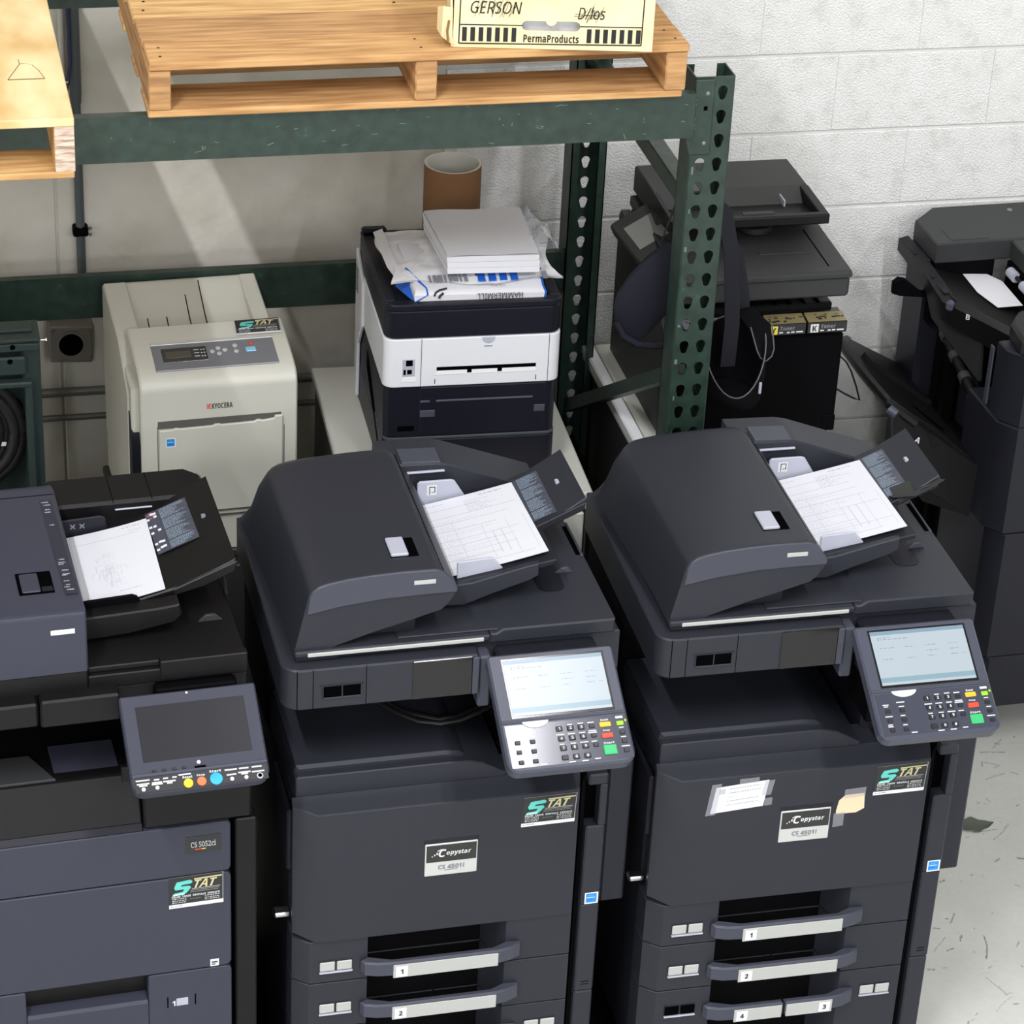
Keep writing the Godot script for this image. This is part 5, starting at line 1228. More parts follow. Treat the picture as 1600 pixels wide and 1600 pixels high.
func build_rear_printer() -> void:
	var t := thing("printer_stand", "white cabinet under the black and white printer with paper on top", "cabinet", 0.92, -UP, -5.06, -2.0)
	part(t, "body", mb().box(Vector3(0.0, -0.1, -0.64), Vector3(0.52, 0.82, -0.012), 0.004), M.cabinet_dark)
	part(t, "top", mb().box(Vector3(-0.008, 0.826, -0.65), Vector3(0.528, 0.85, 0.0), 0.004), M.cabinet_white)
	part(t, "front_ledge", mb().box(Vector3(0.0, 0.806, -0.03), Vector3(0.52, 0.8258, -0.004), 0.002), M.cabinet_white)
	part(t, "door", mb().box(Vector3(0.01, -0.06, -0.012), Vector3(0.51, 0.80, 0.0), 0.003), M.cabinet_white)
	t = thing("laser_printer", "black and white laser printer turned back to front under a paper stack", "printer", 0.0, 0.85, -5.2, -2.0)
	off += Vector3.ZERO
	var N: Material = M.navy_plastic; var Wm: Material = M.white_plastic
	var plan := func(x0: float, x1: float, zf: float, zb: float, r: float) -> Array:
		var o: Array = []
		for c in [[x0 + r, zf - r, PI, 0.5], [x1 - r, zf - r, PI / 2, 0.5]]:
			for k in 7:
				var a: float = c[2] - PI / 2 * k / 6.0
				o.push_back(Vector2(c[0] + cos(a) * r, c[1] + sin(a) * r))
		o += [Vector2(x1, zb), Vector2(x0, zb)]
		return o
	part(t, "lower_body", yprism(plan.call(1.006, 1.382, -0.006, -0.39, 0.02), 0.853, 1.069, 0.002), N)
	part(t, "waist_line", yprism(plan.call(1.0045, 1.3835, -0.0035, -0.39, 0.02), 0.94, 0.9465, 0.001), M.charcoal_light)
	part(t, "base_tray", yprism(plan.call(1.0045, 1.3835, -0.004, -0.39, 0.02), 0.853, 0.938, 0.001), N)
	var wb := part(t, "white_band", yprism(plan.call(1.002, 1.386, 0.0, -0.39, 0.024), 1.0705, 1.184, 0.002), Wm, "", 30.0)
	part(t, "top_shell", yprism(plan.call(1.004, 1.384, -0.002, -0.39, 0.026), 1.1855, 1.248, 0.002), N, "", 30.0)
	# hollow top with a raised rim
	for q in [[1.004, 1.384, -0.03, -0.002], [1.004, 1.384, -0.39, -0.365]]:
		part(t, "rim", yprism(plan.call(q[0], q[1], q[3], q[2], 0.024) if q[3] > -0.1 else [Vector2(q[0], q[2]), Vector2(q[1], q[2]), Vector2(q[1], q[3]), Vector2(q[0], q[3])], 1.248, 1.264, 0.003), N)
	for q in [[1.004, 1.030], [1.360, 1.384]]:
		part(t, "rim", mb().box(Vector3(q[0], 1.248, -0.39), Vector3(q[1], 1.264, -0.03), 0.003), N)
	part(t, "rear_wall", mb().box(Vector3(1.004, 1.264, -0.39), Vector3(1.06, 1.276, -0.365), 0.005), N)
	# white side cover going down the left flank
	part(t, "side_cover", xprism([Vector2(-0.395, 0.87), Vector2(-0.365, 0.865), Vector2(-0.36, 1.0), Vector2(-0.30, 1.0705), Vector2(-0.30, 1.178), Vector2(-0.395, 1.22)], 0.996, 1.004, 0.002), Wm)
	for k in 7: part(t, "vent_slot", mb().box(Vector3(0.9952, 1.125 + k * 0.009, -0.385), Vector3(0.9966, 1.129 + k * 0.009, -0.355)), M.shadow_grey)
	part(t, "side_recess", xprism([Vector2(-0.26, 0.99), Vector2(-0.06, 0.88), Vector2(-0.06, 0.9), Vector2(-0.26, 1.03)], 1.0045, 1.0058), M.hole)
	# rear cover with its slot
	for x in [1.0815, 1.358]: part(wb, "seam", mb().box(Vector3(x, 1.071, -0.0006), Vector3(x + 0.0014, 1.1838, 0.0004)), M.shadow_grey)
	part(wb, "slot", mb().box(Vector3(1.116, 1.108, -0.0006), Vector3(1.332, 1.1165, 0.0006), 0.0002), M.hole)
	part(wb, "slot_lip", mb().prism([Vector2(1.113, 1.098), Vector2(1.334, 1.098), Vector2(1.331, 1.108), Vector2(1.116, 1.108)], 0.0, 0.0012, 0.0003), M.white_paint)
	for x in [1.182, 1.248]: part(wb, "slot_tab", mb().box(Vector3(x, 1.101, 0.0), Vector3(x + 0.01, 1.113, 0.0018), 0.0004), M.hole)
	for x in [1.112, 1.332]: part(wb, "tick", mb().box(Vector3(x, 1.077, 0.0), Vector3(x + 0.0016, 1.088, 0.0008)), M.hole)
	var bt: Array = []
	for k in 13:
		var a := PI + PI * k / 12.0
		bt.push_back(Vector2(1.226 + cos(a) * 0.014, 1.1835 + sin(a) * 0.013))
	part(wb, "release_button", mb().prism(bt, 0.0, 0.0025, 0.0006), M.guide_grey, "grey half-round release button")
	part(wb, "small_mark", mb().box(Vector3(1.217, 1.161, 0.0), Vector3(1.235, 1.1635, 0.0006)), M.text_grey)
	var io := part(wb, "port_plate", mb().box(Vector3(1.042, 1.097, -0.0004), Vector3(1.069, 1.1375, 0.0007), 0.0005), M.guide_grey, "recessed plate of sockets")
	for q in [[1.0495, 1.122, 1.064, 1.1355], [1.0445, 1.1015, 1.0495, 1.1135], [1.0525, 1.1025, 1.0625, 1.113]]: part(wb, "socket", mb().box(Vector3(q[0], q[1], 0.0), Vector3(q[2], q[3], 0.0014), 0.0002), M.hole)
	part(wb, "port_sill", mb().prism([Vector2(1.04, 1.084), Vector2(1.073, 1.084), Vector2(1.07, 1.094), Vector2(1.044, 1.094)], 0.0, 0.001, 0.0003), M.white_paint)
	# lower door details
	var pd := part(t, "rear_door", mb().box(Vector3(1.082, 0.949, -0.008), Vector3(1.358, 1.067, -0.003), 0.002), N)
	part(pd, "door_lip", mb().box(Vector3(1.117, 1.0315, -0.004), Vector3(1.33, 1.0365, 0.0), 0.0015), M.charcoal_light)
	for q in [[1.083, 0.996, 1.116, 1.012], [1.333, 0.998, 1.357, 1.014], [1.083, 1.031, 1.104, 1.036]]: part(pd, "hinge_pad", mb().box(Vector3(q[0], q[1], -0.004), Vector3(q[2], q[3], -0.0005), 0.001), M.charcoal_light)
	part(t, "power_socket", mb().box(Vector3(1.036, 0.962, -0.007), Vector3(1.072, 0.974, -0.0042), 0.001), M.hole)

	# ream of paper, opened, lying in the hollow top
	t = thing("paper_ream", "opened white and blue ream wrapper of copy paper on the rear-facing printer", "paper ream", 0.0, 1.2600, -5.2, -2.0)
	var pw: Material = M.paper
	var rm := part(t, "ream", mb().loft([[Vector3(1.068, 1.2600, -0.02), Vector3(1.345, 1.2600, -0.018), Vector3(1.358, 1.2600, -0.21), Vector3(1.06, 1.2600, -0.23)], [Vector3(1.066, 1.2790, -0.016), Vector3(1.346, 1.2770, -0.014), Vector3(1.36, 1.2850, -0.21), Vector3(1.058, 1.2870, -0.23)], [Vector3(1.072, 1.2900, -0.03), Vector3(1.342, 1.2850, -0.026), Vector3(1.356, 1.2950, -0.21), Vector3(1.062, 1.3030, -0.23)]]), pw, "", 60.0)
	var bm := mat("ream_blue", c8(24, 92, 190), 0.4)
	part(rm, "blue_flap", mb().loft([[Vector3(1.040, 1.2610, -0.10), Vector3(1.070, 1.2610, -0.018), Vector3(1.095, 1.2790, -0.0155), Vector3(1.092, 1.2900, -0.028), Vector3(1.06, 1.3000, -0.11)], [Vector3(1.038, 1.2630, -0.10), Vector3(1.068, 1.2630, -0.016), Vector3(1.096, 1.2810, -0.0135), Vector3(1.094, 1.2920, -0.027), Vector3(1.062, 1.3020, -0.11)]]), bm, "blue folded end of the wrapper")
	part(rm, "blue_end", mb().loft([[Vector3(1.322, 1.2607, -0.0165), Vector3(1.347, 1.2607, -0.0165), Vector3(1.348, 1.2770, -0.0125), Vector3(1.344, 1.2870, -0.026), Vector3(1.352, 1.2920, -0.10), Vector3(1.325, 1.2930, -0.10)], [Vector3(1.320, 1.2607, -0.0155), Vector3(1.3485, 1.2607, -0.0155), Vector3(1.35, 1.2780, -0.0115), Vector3(1.3455, 1.2890, -0.026), Vector3(1.3535, 1.2940, -0.10), Vector3(1.323, 1.2950, -0.10)]]), bm, "blue end of the wrapper")
	b_ream_print(rm)
	# white plastic sleeve crumpled round it and a stack of blank sheets on top
	t = thing("paper_bag", "crumpled white paper sack lying under the sheet stack on the printer", "paper bag", 0.0, 1.288, -5.2, -2.0)
	var r := RandomNumberGenerator.new(); r.seed = 66
	var nz := noise(9.0, 67, 3)
	var bag := func(u: float, v: float) -> Vector3:
		var x := lerpf(1.028, 1.385, u) + 0.012 * sin(v * 7.0) * (1.0 if u > 0.5 else -1.0)
		var z := lerpf(-0.315, -0.045 - 0.012 * sin(u * 9.0), v)
		var y := 1.294 + 0.010 * sin(PI * clampf(u * 1.02, 0.0, 1.0)) * sin(PI * clampf(v, 0.05, 0.95)) + 0.008 * nz.get_noise_3d(x * 0.5, z * 0.5, 0.0) + 0.018 * maxf(0.0, (u - 0.78) / 0.22) * (1.0 - v) + 0.004 * nz.get_noise_3d(x * 1.2, z * 1.6, 3.0)
		return Vector3(x, max(y, 1.291), z)
	part(t, "sack", sheet(bag, 30, 20, 0.003), mat("sack_white", c8(226, 227, 229), 0.6))
	part(t, "sack_edge", mb().sweep([Vector3(1.030, 1.298, -0.31), Vector3(1.032, 1.296, -0.22), Vector3(1.036, 1.293, -0.14), Vector3(1.05, 1.2925, -0.06)], Vector3(0.010, 0.004, 0.0), 0.002), mat("sack_white2", c8(214, 215, 218), 0.6))
	var gl := mat("clear_film", Color(0.86, 0.88, 0.92, 0.35), 0.12); gl.transparency = BaseMaterial3D.TRANSPARENCY_ALPHA
	var film := func(u: float, v: float) -> Vector3:
		return Vector3(1.338 + 0.062 * u + 0.008 * sin(v * 8.0), 1.322 + 0.02 * sin(u * 5.0 + v * 6.0) + 0.014 * nz.get_noise_3d(u * 0.3, v * 0.3, 7.0), -0.31 + 0.14 * v)
	part(t, "clear_film", sheet(film, 12, 14), gl, "crumpled clear film")
	for q in [[1.352, 1.335, -0.30], [1.366, 1.316, -0.175]]: part(t, "purple_print", mb().sweep([Vector3(q[0], q[1], q[2]), Vector3(q[0] + 0.028, q[1] + 0.004, q[2] + 0.004)], Vector3(0, 0.003, 0.006), 0.001), mat("purple", c8(52, 44, 120), 0.5))
	t = thing("paper_stack", "neat stack of blank white sheets topping the crumpled sack", "paper", 0.0, 1.3085, -5.2, -2.0)
	for k in 3:
		var y0 := 1.3085 + k * 0.0135
		var sk := r.randf_range(-0.003, 0.003)
		part(t, "sheets", mb().loft([[Vector3(1.142 + sk, y0, -0.055), Vector3(1.338 + sk, y0, -0.048), Vector3(1.345 + sk, y0, -0.29), Vector3(1.127 + sk, y0, -0.285)], [Vector3(1.141 + sk, y0 + 0.0130, -0.055), Vector3(1.339 + sk, y0 + 0.0130, -0.047), Vector3(1.344 + sk, y0 + 0.0130, -0.29), Vector3(1.126 + sk, y0 + 0.0130, -0.286)]]), M.paper)
	part(t, "top_sheet", sheet(func(u, v): return Vector3(1.127 + 0.214 * u - 0.004 * u * v + 0.014 * v * (1.0 - u), 1.3505 + 0.003 * sin(u * PI) * 0.5 + 0.0015 * sin(u * 9.0), -0.29 + 0.24 * v), 14, 2, 0.0006), M.paper)
	# cardboard tube standing behind
	t = thing("cardboard_tube", "brown cardboard tube with white inside standing behind the printer", "tube", 1.262, 0.85, -5.742)
	var ct := mb(); ct.lathe([Vector2(0.064, 0.85), Vector2(0.066, 0.851), Vector2(0.066, 1.335), Vector2(0.0655, 1.336)], Vector3.ZERO, 40, false)
	part(t, "wall", ct, M.cardboard, "", 60.0)
	ct = mb(); ct.lathe([Vector2(0.0655, 1.336), Vector2(0.0602, 1.336), Vector2(0.06, 1.334), Vector2(0.06, 1.1), Vector2(0.001, 1.1)], Vector3.ZERO, 40, false)
	part(t, "inside", ct, M.cardboard_inner, "white inside of the tube", 60.0)
	part(t, "base", mb().lathe([Vector2(0.001, 0.85), Vector2(0.063, 0.85), Vector2(0.063, 0.854), Vector2(0.001, 0.854)], Vector3.ZERO, 40, false), M.cardboard)

func b_ream_print(rm: Node3D) -> void:
	# brand word upside down along the side, bars on top
	var b := mb()
	letters(b, "HAMMERMILL", font_sans, Vector3(1.298, 1.2805, -0.0122), Vector3.LEFT, Vector3(0, -1, 0.22).normalized(), 0.0125, 0.0, false, 0.098)
	letters(b, "Copy Plus", font_sans, Vector3(1.262, 1.2945, -0.0265), Vector3.LEFT, Vector3(0, -1, 0.9).normalized(), 0.0045, 0.0, false, 0.032)
	part(rm, "lettering", b, M.text_black)
	var top := mb()
	for k in 4: top.sweep([Vector3(1.215 + k * 0.0235, 1.2945, -0.043), Vector3(1.217 + k * 0.0235, 1.298, -0.075)], Vector3(0.008, 0, 0), 0.002)
	part(rm, "blue_boxes", top, M.ream_blue)
	var g := mb()
	for k in 9: g.sweep([Vector3(1.105 + k * 0.011 + (0.16 if k > 7 else 0.0), 1.295, -0.045), Vector3(1.105 + k * 0.011 + (0.16 if k > 7 else 0.0), 1.299, -0.07)], Vector3(0.002 + 0.0015 * (k % 3), 0, 0), 0.002)
	part(rm, "small_print", g, M.text_grey)
	var sw := mb()
	sw.tube([Vector3(1.108, 1.2775, -0.0135), Vector3(1.112, 1.2840, -0.018), Vector3(1.12, 1.2875, -0.021), Vector3(1.136, 1.2900, -0.024)], 0.0022, 6)
	sw.tube([Vector3(1.118, 1.2725, -0.0125), Vector3(1.121, 1.2780, -0.014), Vector3(1.128, 1.2820, -0.017)], 0.0026, 6)
	part(rm, "swirl", sw, M.text_black)

func build_office_printer() -> void:
	var t := thing("printer_stand", "low white cabinet with a grooved edge under the dark office printer", "cabinet", 1.61, -UP, -5.24)
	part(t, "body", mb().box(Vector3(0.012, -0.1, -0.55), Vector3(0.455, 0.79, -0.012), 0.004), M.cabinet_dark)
	part(t, "top", mb().box(Vector3(0.032, 0.80, -0.56), Vector3(0.464, 0.82, 0.0), 0.003), M.cabinet_white)
	part(t, "edge_strip", mb().box(Vector3(0.0, 0.80, -0.56), Vector3(0.029, 0.822, 0.0), 0.004), M.white_paint)
	part(t, "groove", mb().box(Vector3(0.029, 0.80, -0.56), Vector3(0.032, 0.812, 0.0)), M.hole)
	part(t, "skirt", mb().box(Vector3(0.002, 0.788, -0.555), Vector3(0.462, 0.80, -0.004), 0.002), M.cabinet_white)
	t = thing("office_printer", "dark grey multifunction printer turned sideways with tilted touch screen", "printer", 1.67, 0.82, -5.3)
	off += Vector3(-1.67, 0, 5.3)
	var G: Material = M.grey_plastic; var K: Material = M.black_plastic
	part(t, "body", mb().box(Vector3(1.70, 0.823, -5.76), Vector3(2.083, 1.07, -5.30), 0.006), M.deep_black)
	part(t, "left_face", xprism([Vector2(-5.76, 0.823), Vector2(-5.33, 0.823), Vector2(-5.30, 0.85), Vector2(-5.30, 1.07), Vector2(-5.45, 1.15), Vector2(-5.76, 1.19)], 1.668, 1.70, 0.006), M.cabinet_dark)
	part(t, "foot_notch", mb().box(Vector3(2.052, 0.8202, -5.34), Vector3(2.084, 0.86, -5.298), 0.002), M.deep_black)
	part(t, "inner_top", mb().box(Vector3(1.70, 1.07, -5.76), Vector3(2.07, 1.118, -5.36), 0.004), K)
	for k in 4: part(t, "top_rib", mb().box(Vector3(1.93 + k * 0.034, 1.117, -5.42), Vector3(1.938 + k * 0.034, 1.121, -5.36), 0.001), M.hole)
	# flatbed unit on top
	part(t, "scanner", mb().box(Vector3(1.69, 1.158, -5.74), Vector3(2.084, 1.206, -5.302), 0.006), G)
	part(t, "scanner_pillar", mb().box(Vector3(1.72, 1.118, -5.75), Vector3(2.03, 1.158, -5.5), 0.004), K)
	var lid := part(t, "lid", xprism([Vector2(-5.745, 1.208), Vector2(-5.298, 1.208), Vector2(-5.298, 1.216), Vector2(-5.306, 1.222), Vector2(-5.745, 1.232)], 1.688, 2.087, 0.003), G)
	part(lid, "lid_groove", xprism([Vector2(-5.52, 1.2262), Vector2(-5.33, 1.222), Vector2(-5.33, 1.2232), Vector2(-5.52, 1.2275)], 2.038, 2.041), M.hole)
	part(lid, "lid_ridge", mb().box(Vector3(1.9, 1.2235, -5.42), Vector3(2.02, 1.2258, -5.402), 0.0008), G)
	# feeder with a sunken input tray
	var adf := part(t, "document_feeder", xprism([Vector2(-5.765, 1.236), Vector2(-5.56, 1.236), Vector2(-5.56, 1.262), Vector2(-5.605, 1.302), Vector2(-5.755, 1.302), Vector2(-5.765, 1.296)], 1.70, 2.07, 0.003), M.cabinet_dark)
	part(adf, "tray_floor", xprism([Vector2(-5.60, 1.262), Vector2(-5.452, 1.276), Vector2(-5.452, 1.282), Vector2(-5.60, 1.268)], 1.70, 2.066, 0.001), K)
	part(adf, "tray_lip", mb().box(Vector3(1.70, 1.275, -5.458), Vector3(2.07, 1.30, -5.438), 0.004), K)
	part(adf, "tray_side", xprism([Vector2(-5.60, 1.264), Vector2(-5.44, 1.276), Vector2(-5.44, 1.299), Vector2(-5.60, 1.302)], 2.05, 2.071, 0.002), K)
	part(adf, "tray_side", xprism([Vector2(-5.60, 1.264), Vector2(-5.44, 1.276), Vector2(-5.44, 1.299), Vector2(-5.60, 1.302)], 1.698, 1.71, 0.002), K)
	part(adf, "guide", mb().box(Vector3(1.998, 1.268, -5.59), Vector3(2.002, 1.288, -5.55), 0.001), M.guide_grey)
	part(adf, "grip", mb().box(Vector3(1.87, 1.2975, -5.47), Vector3(1.945, 1.3015, -5.455), 0.0008), M.cabinet_dark)
	# tilted touch panel at the left
	var X := Transform3D(Basis(Vector3(0.82, 0.42, -0.1).normalized(), Vector3(-0.02, 0.25, -0.97).normalized(), Vector3(-0.42, 0.88, 0.25).normalized()).orthonormalized(), Vector3(1.675, 1.222, -5.56))
	var p := mb(); p.xf = X; p.prism(round_poly(-0.055, -0.085, 0.055, 0.085, [0.012, 0.012, 0.012, 0.012]), -0.03, 0.0, 0.004)
	var pan := part(t, "touch_panel", p, M.cabinet_dark)
	p = mb(); p.xf = X; p.box(Vector3(-0.034, -0.042, 0.0), Vector3(0.042, 0.046, 0.0012), 0.0003)
	part(pan, "screen", p, mat("pale_screen", c8(124, 126, 122), 0.3), "pale grey screen")
	part(t, "panel_bracket", mb().box(Vector3(1.66, 1.10, -5.64), Vector3(1.71, 1.20, -5.48), 0.01), K)
	# toner cartridges across the open front
	var cols := [["C", c8(70, 90, 170)], ["M", c8(180, 60, 110)], ["Y", c8(224, 206, 70)], ["K", c8(206, 208, 206)]]
	for i in 4:
		var x0 := 1.70 + i * 0.0962
		var nm: String = ["blue marked toner cartridge mostly behind the hanging belt", "red marked toner cartridge behind the hanging belt straps", "toner cartridge lettered Y in dark printer front", "toner cartridge lettered K in dark printer front"][i]
		var c := thing("toner_cartridge", nm, "toner cartridge", x0, 1.072, -5.3, 0.0, "toner cartridges")
		off += Vector3(-x0, 0, 5.3)
		part(c, "cartridge_end", mb().box(Vector3(x0, 1.077, -5.36), Vector3(x0 + 0.0945, 1.106, -5.288), 0.002), M.gloss_black)
		var lb := mat("toner_top%d" % i, c8(126, 116, 80) if i > 1 else c8(120, 122, 130), 0.4)
		var tl := part(c, "top_label", xprism([Vector2(-5.325, 1.1062), Vector2(-5.2885, 1.1062), Vector2(-5.2885, 1.1067), Vector2(-5.325, 1.1125)], x0 + 0.002, x0 + 0.0925), lb)
		var pr := mb(); var rr := RandomNumberGenerator.new(); rr.seed = 90 + i
		for k in 14: var xx := x0 + 0.006 + rr.randf() * 0.08; var zz := -5.318 + rr.randf() * 0.024; pr.box(Vector3(xx, 1.1068, zz), Vector3(xx + rr.randf_range(0.003, 0.01), 1.1115, zz + 0.002))
		part(tl, "top_print", pr, M.text_black)
		part(c, "letter_square", mb().box(Vector3(x0 + 0.008, 1.0805, -5.2883), Vector3(x0 + 0.027, 1.101, -5.2872), 0.0003), mat("toner_sq%d" % i, cols[i][1], 0.5))
		var q := mb(); letters(q, cols[i][0], font_bold, Vector3(x0 + 0.0175, 1.084, -5.2872), Vector3.RIGHT, Vector3.UP, 0.0135, 0.0, true)
		part(c, "letter", q, M.text_black)
		q = mb()
		for w in [[0.031, 1.083, 0.009], [0.049, 1.0825, 0.007], [0.059, 1.083, 0.008], [0.071, 1.083, 0.016]]: q.box(Vector3(x0 + w[0], w[1], -5.2884), Vector3(x0 + w[0] + w[2], w[1] + 0.0032, -5.2874))
		part(c, "small_print", q, M.text_white)
		q = mb(); letters(q, "Toner", font_bold, Vector3(x0 + 0.031, 1.090, -5.2882), Vector3.RIGHT, Vector3.UP, 0.009, 0.2, false, 0.035)
		part(c, "faded_print", q, M.text_grey)
	# coiled cord on the lid and a thin wire at the side
	t = thing("coiled_cord", "black power cord coiled on lid of the dark office printer", "cord", 1.92, 1.226, -5.515)
	off += Vector3(-1.92, 0, 5.515)
	var pts: Array = []
	for k in 60:
		var a := k * 0.42
		pts.push_back(Vector3(1.92 + cos(a) * (0.034 + 0.004 * sin(k * 0.7)), 1.236 + k * 0.0002, -5.515 + sin(a) * 0.026))
	pts.push_back(Vector3(1.975, 1.236, -5.535)); pts.push_back(Vector3(2.01, 1.236, -5.56))
	part(t, "cord", mb().tube(pts, 0.0042, 7), M.rubber)
	t = thing("thin_wire", "thin black wire loop hanging beside the dark office printer", "cord", 2.09, 0.75, -5.6)
	off += Vector3(-2.09, 0, 5.6)
	part(t, "wire", mb().tube([Vector3(2.075, 0.88, -5.6), Vector3(2.12, 0.86, -5.6), Vector3(2.198, 0.851, -5.6), Vector3(2.215, 0.835, -5.6), Vector3(2.23, 0.809, -5.6), Vector3(2.248, 0.765, -5.6), Vector3(2.26, 0.729, -5.6), Vector3(2.245, 0.735, -5.6), Vector3(2.22, 0.749, -5.6), Vector3(2.199, 0.763, -5.6), Vector3(2.12, 0.80, -5.6), Vector3(2.078, 0.82, -5.6)], 0.0025, 6), M.rubber)

func build_belt() -> void:
	# back support belt hung over the post by its straps
	var t := thing("support_belt", "black elastic back support belt hanging by its straps from the rack post", "belt", 1.70, 1.04, -5.06)
	off += Vector3(-1.70, 0, 5.06)
	# closed band: front edge lower, back edge higher, seen from above
	var rings: Array = []; var n := 36
	var edge: Array = []; var top_in: Array = []
	for k in n:
		var a := TAU * k / n
		var cx := 1.757 + cos(a) * 0.068; var cz := -5.10 + sin(a) * 0.062
		var top := 1.155 + 0.055 * -sin(a) + 0.012 * cos(a * 2.0) + 0.010 * cos(a)
		# scooped front
		if sin(a) > 0: top -= 0.028 * sin(a)
		var low := 1.045 + 0.010 * -sin(a) + 0.006 * cos(a * 3.0)
		rings.push_back([Vector3(cx, low, cz), Vector3(cx + cos(a) * 0.004, (low + top) / 2, cz + sin(a) * 0.004), Vector3(cx, top, cz), Vector3(1.757 + cos(a) * 0.064, top - 0.001, -5.10 + sin(a) * 0.058), Vector3(1.757 + cos(a) * 0.066, (low + top) / 2, -5.10 + sin(a) * 0.06), Vector3(1.757 + cos(a) * 0.064, low, -5.10 + sin(a) * 0.058)])
		edge.push_back(Vector3(cx, top + 0.001, cz))
	rings.push_back(rings[0]); edge.push_back(edge[0])
	part(t, "band", mb().loft(rings, true, false), M.belt_black, "", 60.0)
	part(t, "piping", mb().tube(edge, 0.0016, 6), M.belt_edge, "thin grey piping")
	part(t, "inner_lining", mb().lathe([Vector2(0.055, 1.05), Vector2(0.001, 1.05)], Vector3(1.757, 0, -5.10), 24, false), M.belt_black)
	var flap := mb(); flap.loft([[Vector3(1.795, 1.235, -5.118), Vector3(1.836, 1.20, -5.105), Vector3(1.843, 1.145, -5.09), Vector3(1.826, 1.125, -5.085), Vector3(1.806, 1.14, -5.085), Vector3(1.79, 1.19, -5.11), Vector3(1.765, 1.222, -5.13)], [Vector3(1.795, 1.235, -5.126), Vector3(1.836, 1.20, -5.113), Vector3(1.843, 1.145, -5.098), Vector3(1.826, 1.125, -5.093), Vector3(1.806, 1.14, -5.093), Vector3(1.79, 1.19, -5.118), Vector3(1.765, 1.222, -5.138)]])
	part(t, "side_flap", flap, M.belt_black)
	part(t, "flap_piping", mb().tube([Vector3(1.792, 1.195, -5.108), Vector3(1.803, 1.15, -5.083), Vector3(1.812, 1.132, -5.082), Vector3(1.826, 1.124, -5.082), Vector3(1.838, 1.134, -5.084), Vector3(1.843, 1.15, -5.088), Vector3(1.838, 1.2, -5.103)], 0.0016, 6), M.belt_edge)
	part(t, "buckle", mb().box(Vector3(1.8, 1.068, -5.042), Vector3(1.806, 1.095, -5.038), 0.001), M.guide_grey, "small bright buckle")
	part(t, "strap", mb().sweep([Vector3(1.655, 1.535, -5.045), Vector3(1.69, 1.50, -5.05), Vector3(1.715, 1.40, -5.055), Vector3(1.733, 1.28, -5.075), Vector3(1.743, 1.215, -5.09), Vector3(1.750, 1.10, -5.115)], Vector3(0.0165, 0, 0), 0.003), M.belt_strap, "dark grey elastic strap")
	part(t, "strap", mb().sweep([Vector3(1.66, 1.53, -5.06), Vector3(1.70, 1.45, -5.075), Vector3(1.745, 1.35, -5.10), Vector3(1.772, 1.26, -5.13), Vector3(1.783, 1.2, -5.15)], Vector3(0.019, 0, -0.004), 0.003), M.belt_strap, "dark grey elastic strap")
	part(t, "strap_hook", mb().sweep([Vector3(1.655, 1.54, -5.05), Vector3(1.62, 1.55, -5.02), Vector3(1.58, 1.54, -5.03), Vector3(1.56, 1.44, -5.05)], Vector3(0.0, 0.01, 0.008), 0.003), M.belt_strap)
	# wide lumbar panel bulging out on the other side of the post
	var pan := mb(); var R: Array = []
	for k in 7:
		var s := k / 6.0
		var w := sin(PI * (0.12 + 0.80 * s))
		var c: Array = []
		for j in 12:
			var a := TAU * j / 12.0
			c.push_back(Vector3(1.538 + cos(a) * 0.076 * w - 0.004 * s + 0.03 * (1.0 - s) * 0.4, lerpf(1.41, 1.212, s) + 0.02 * cos(a), -5.055 + sin(a) * 0.024 * w))
		R.push_back(c)
	pan.loft(R)
	part(t, "lumbar_panel", pan, M.belt_navy, "dark navy padded panel", 70.0)
	part(t, "panel_hem", mb().tube([Vector3(1.47, 1.262, -5.035), Vector3(1.485, 1.232, -5.03), Vector3(1.515, 1.213, -5.026), Vector3(1.555, 1.205, -5.025), Vector3(1.6, 1.206, -5.03)], 0.007, 8), M.belt_navy)

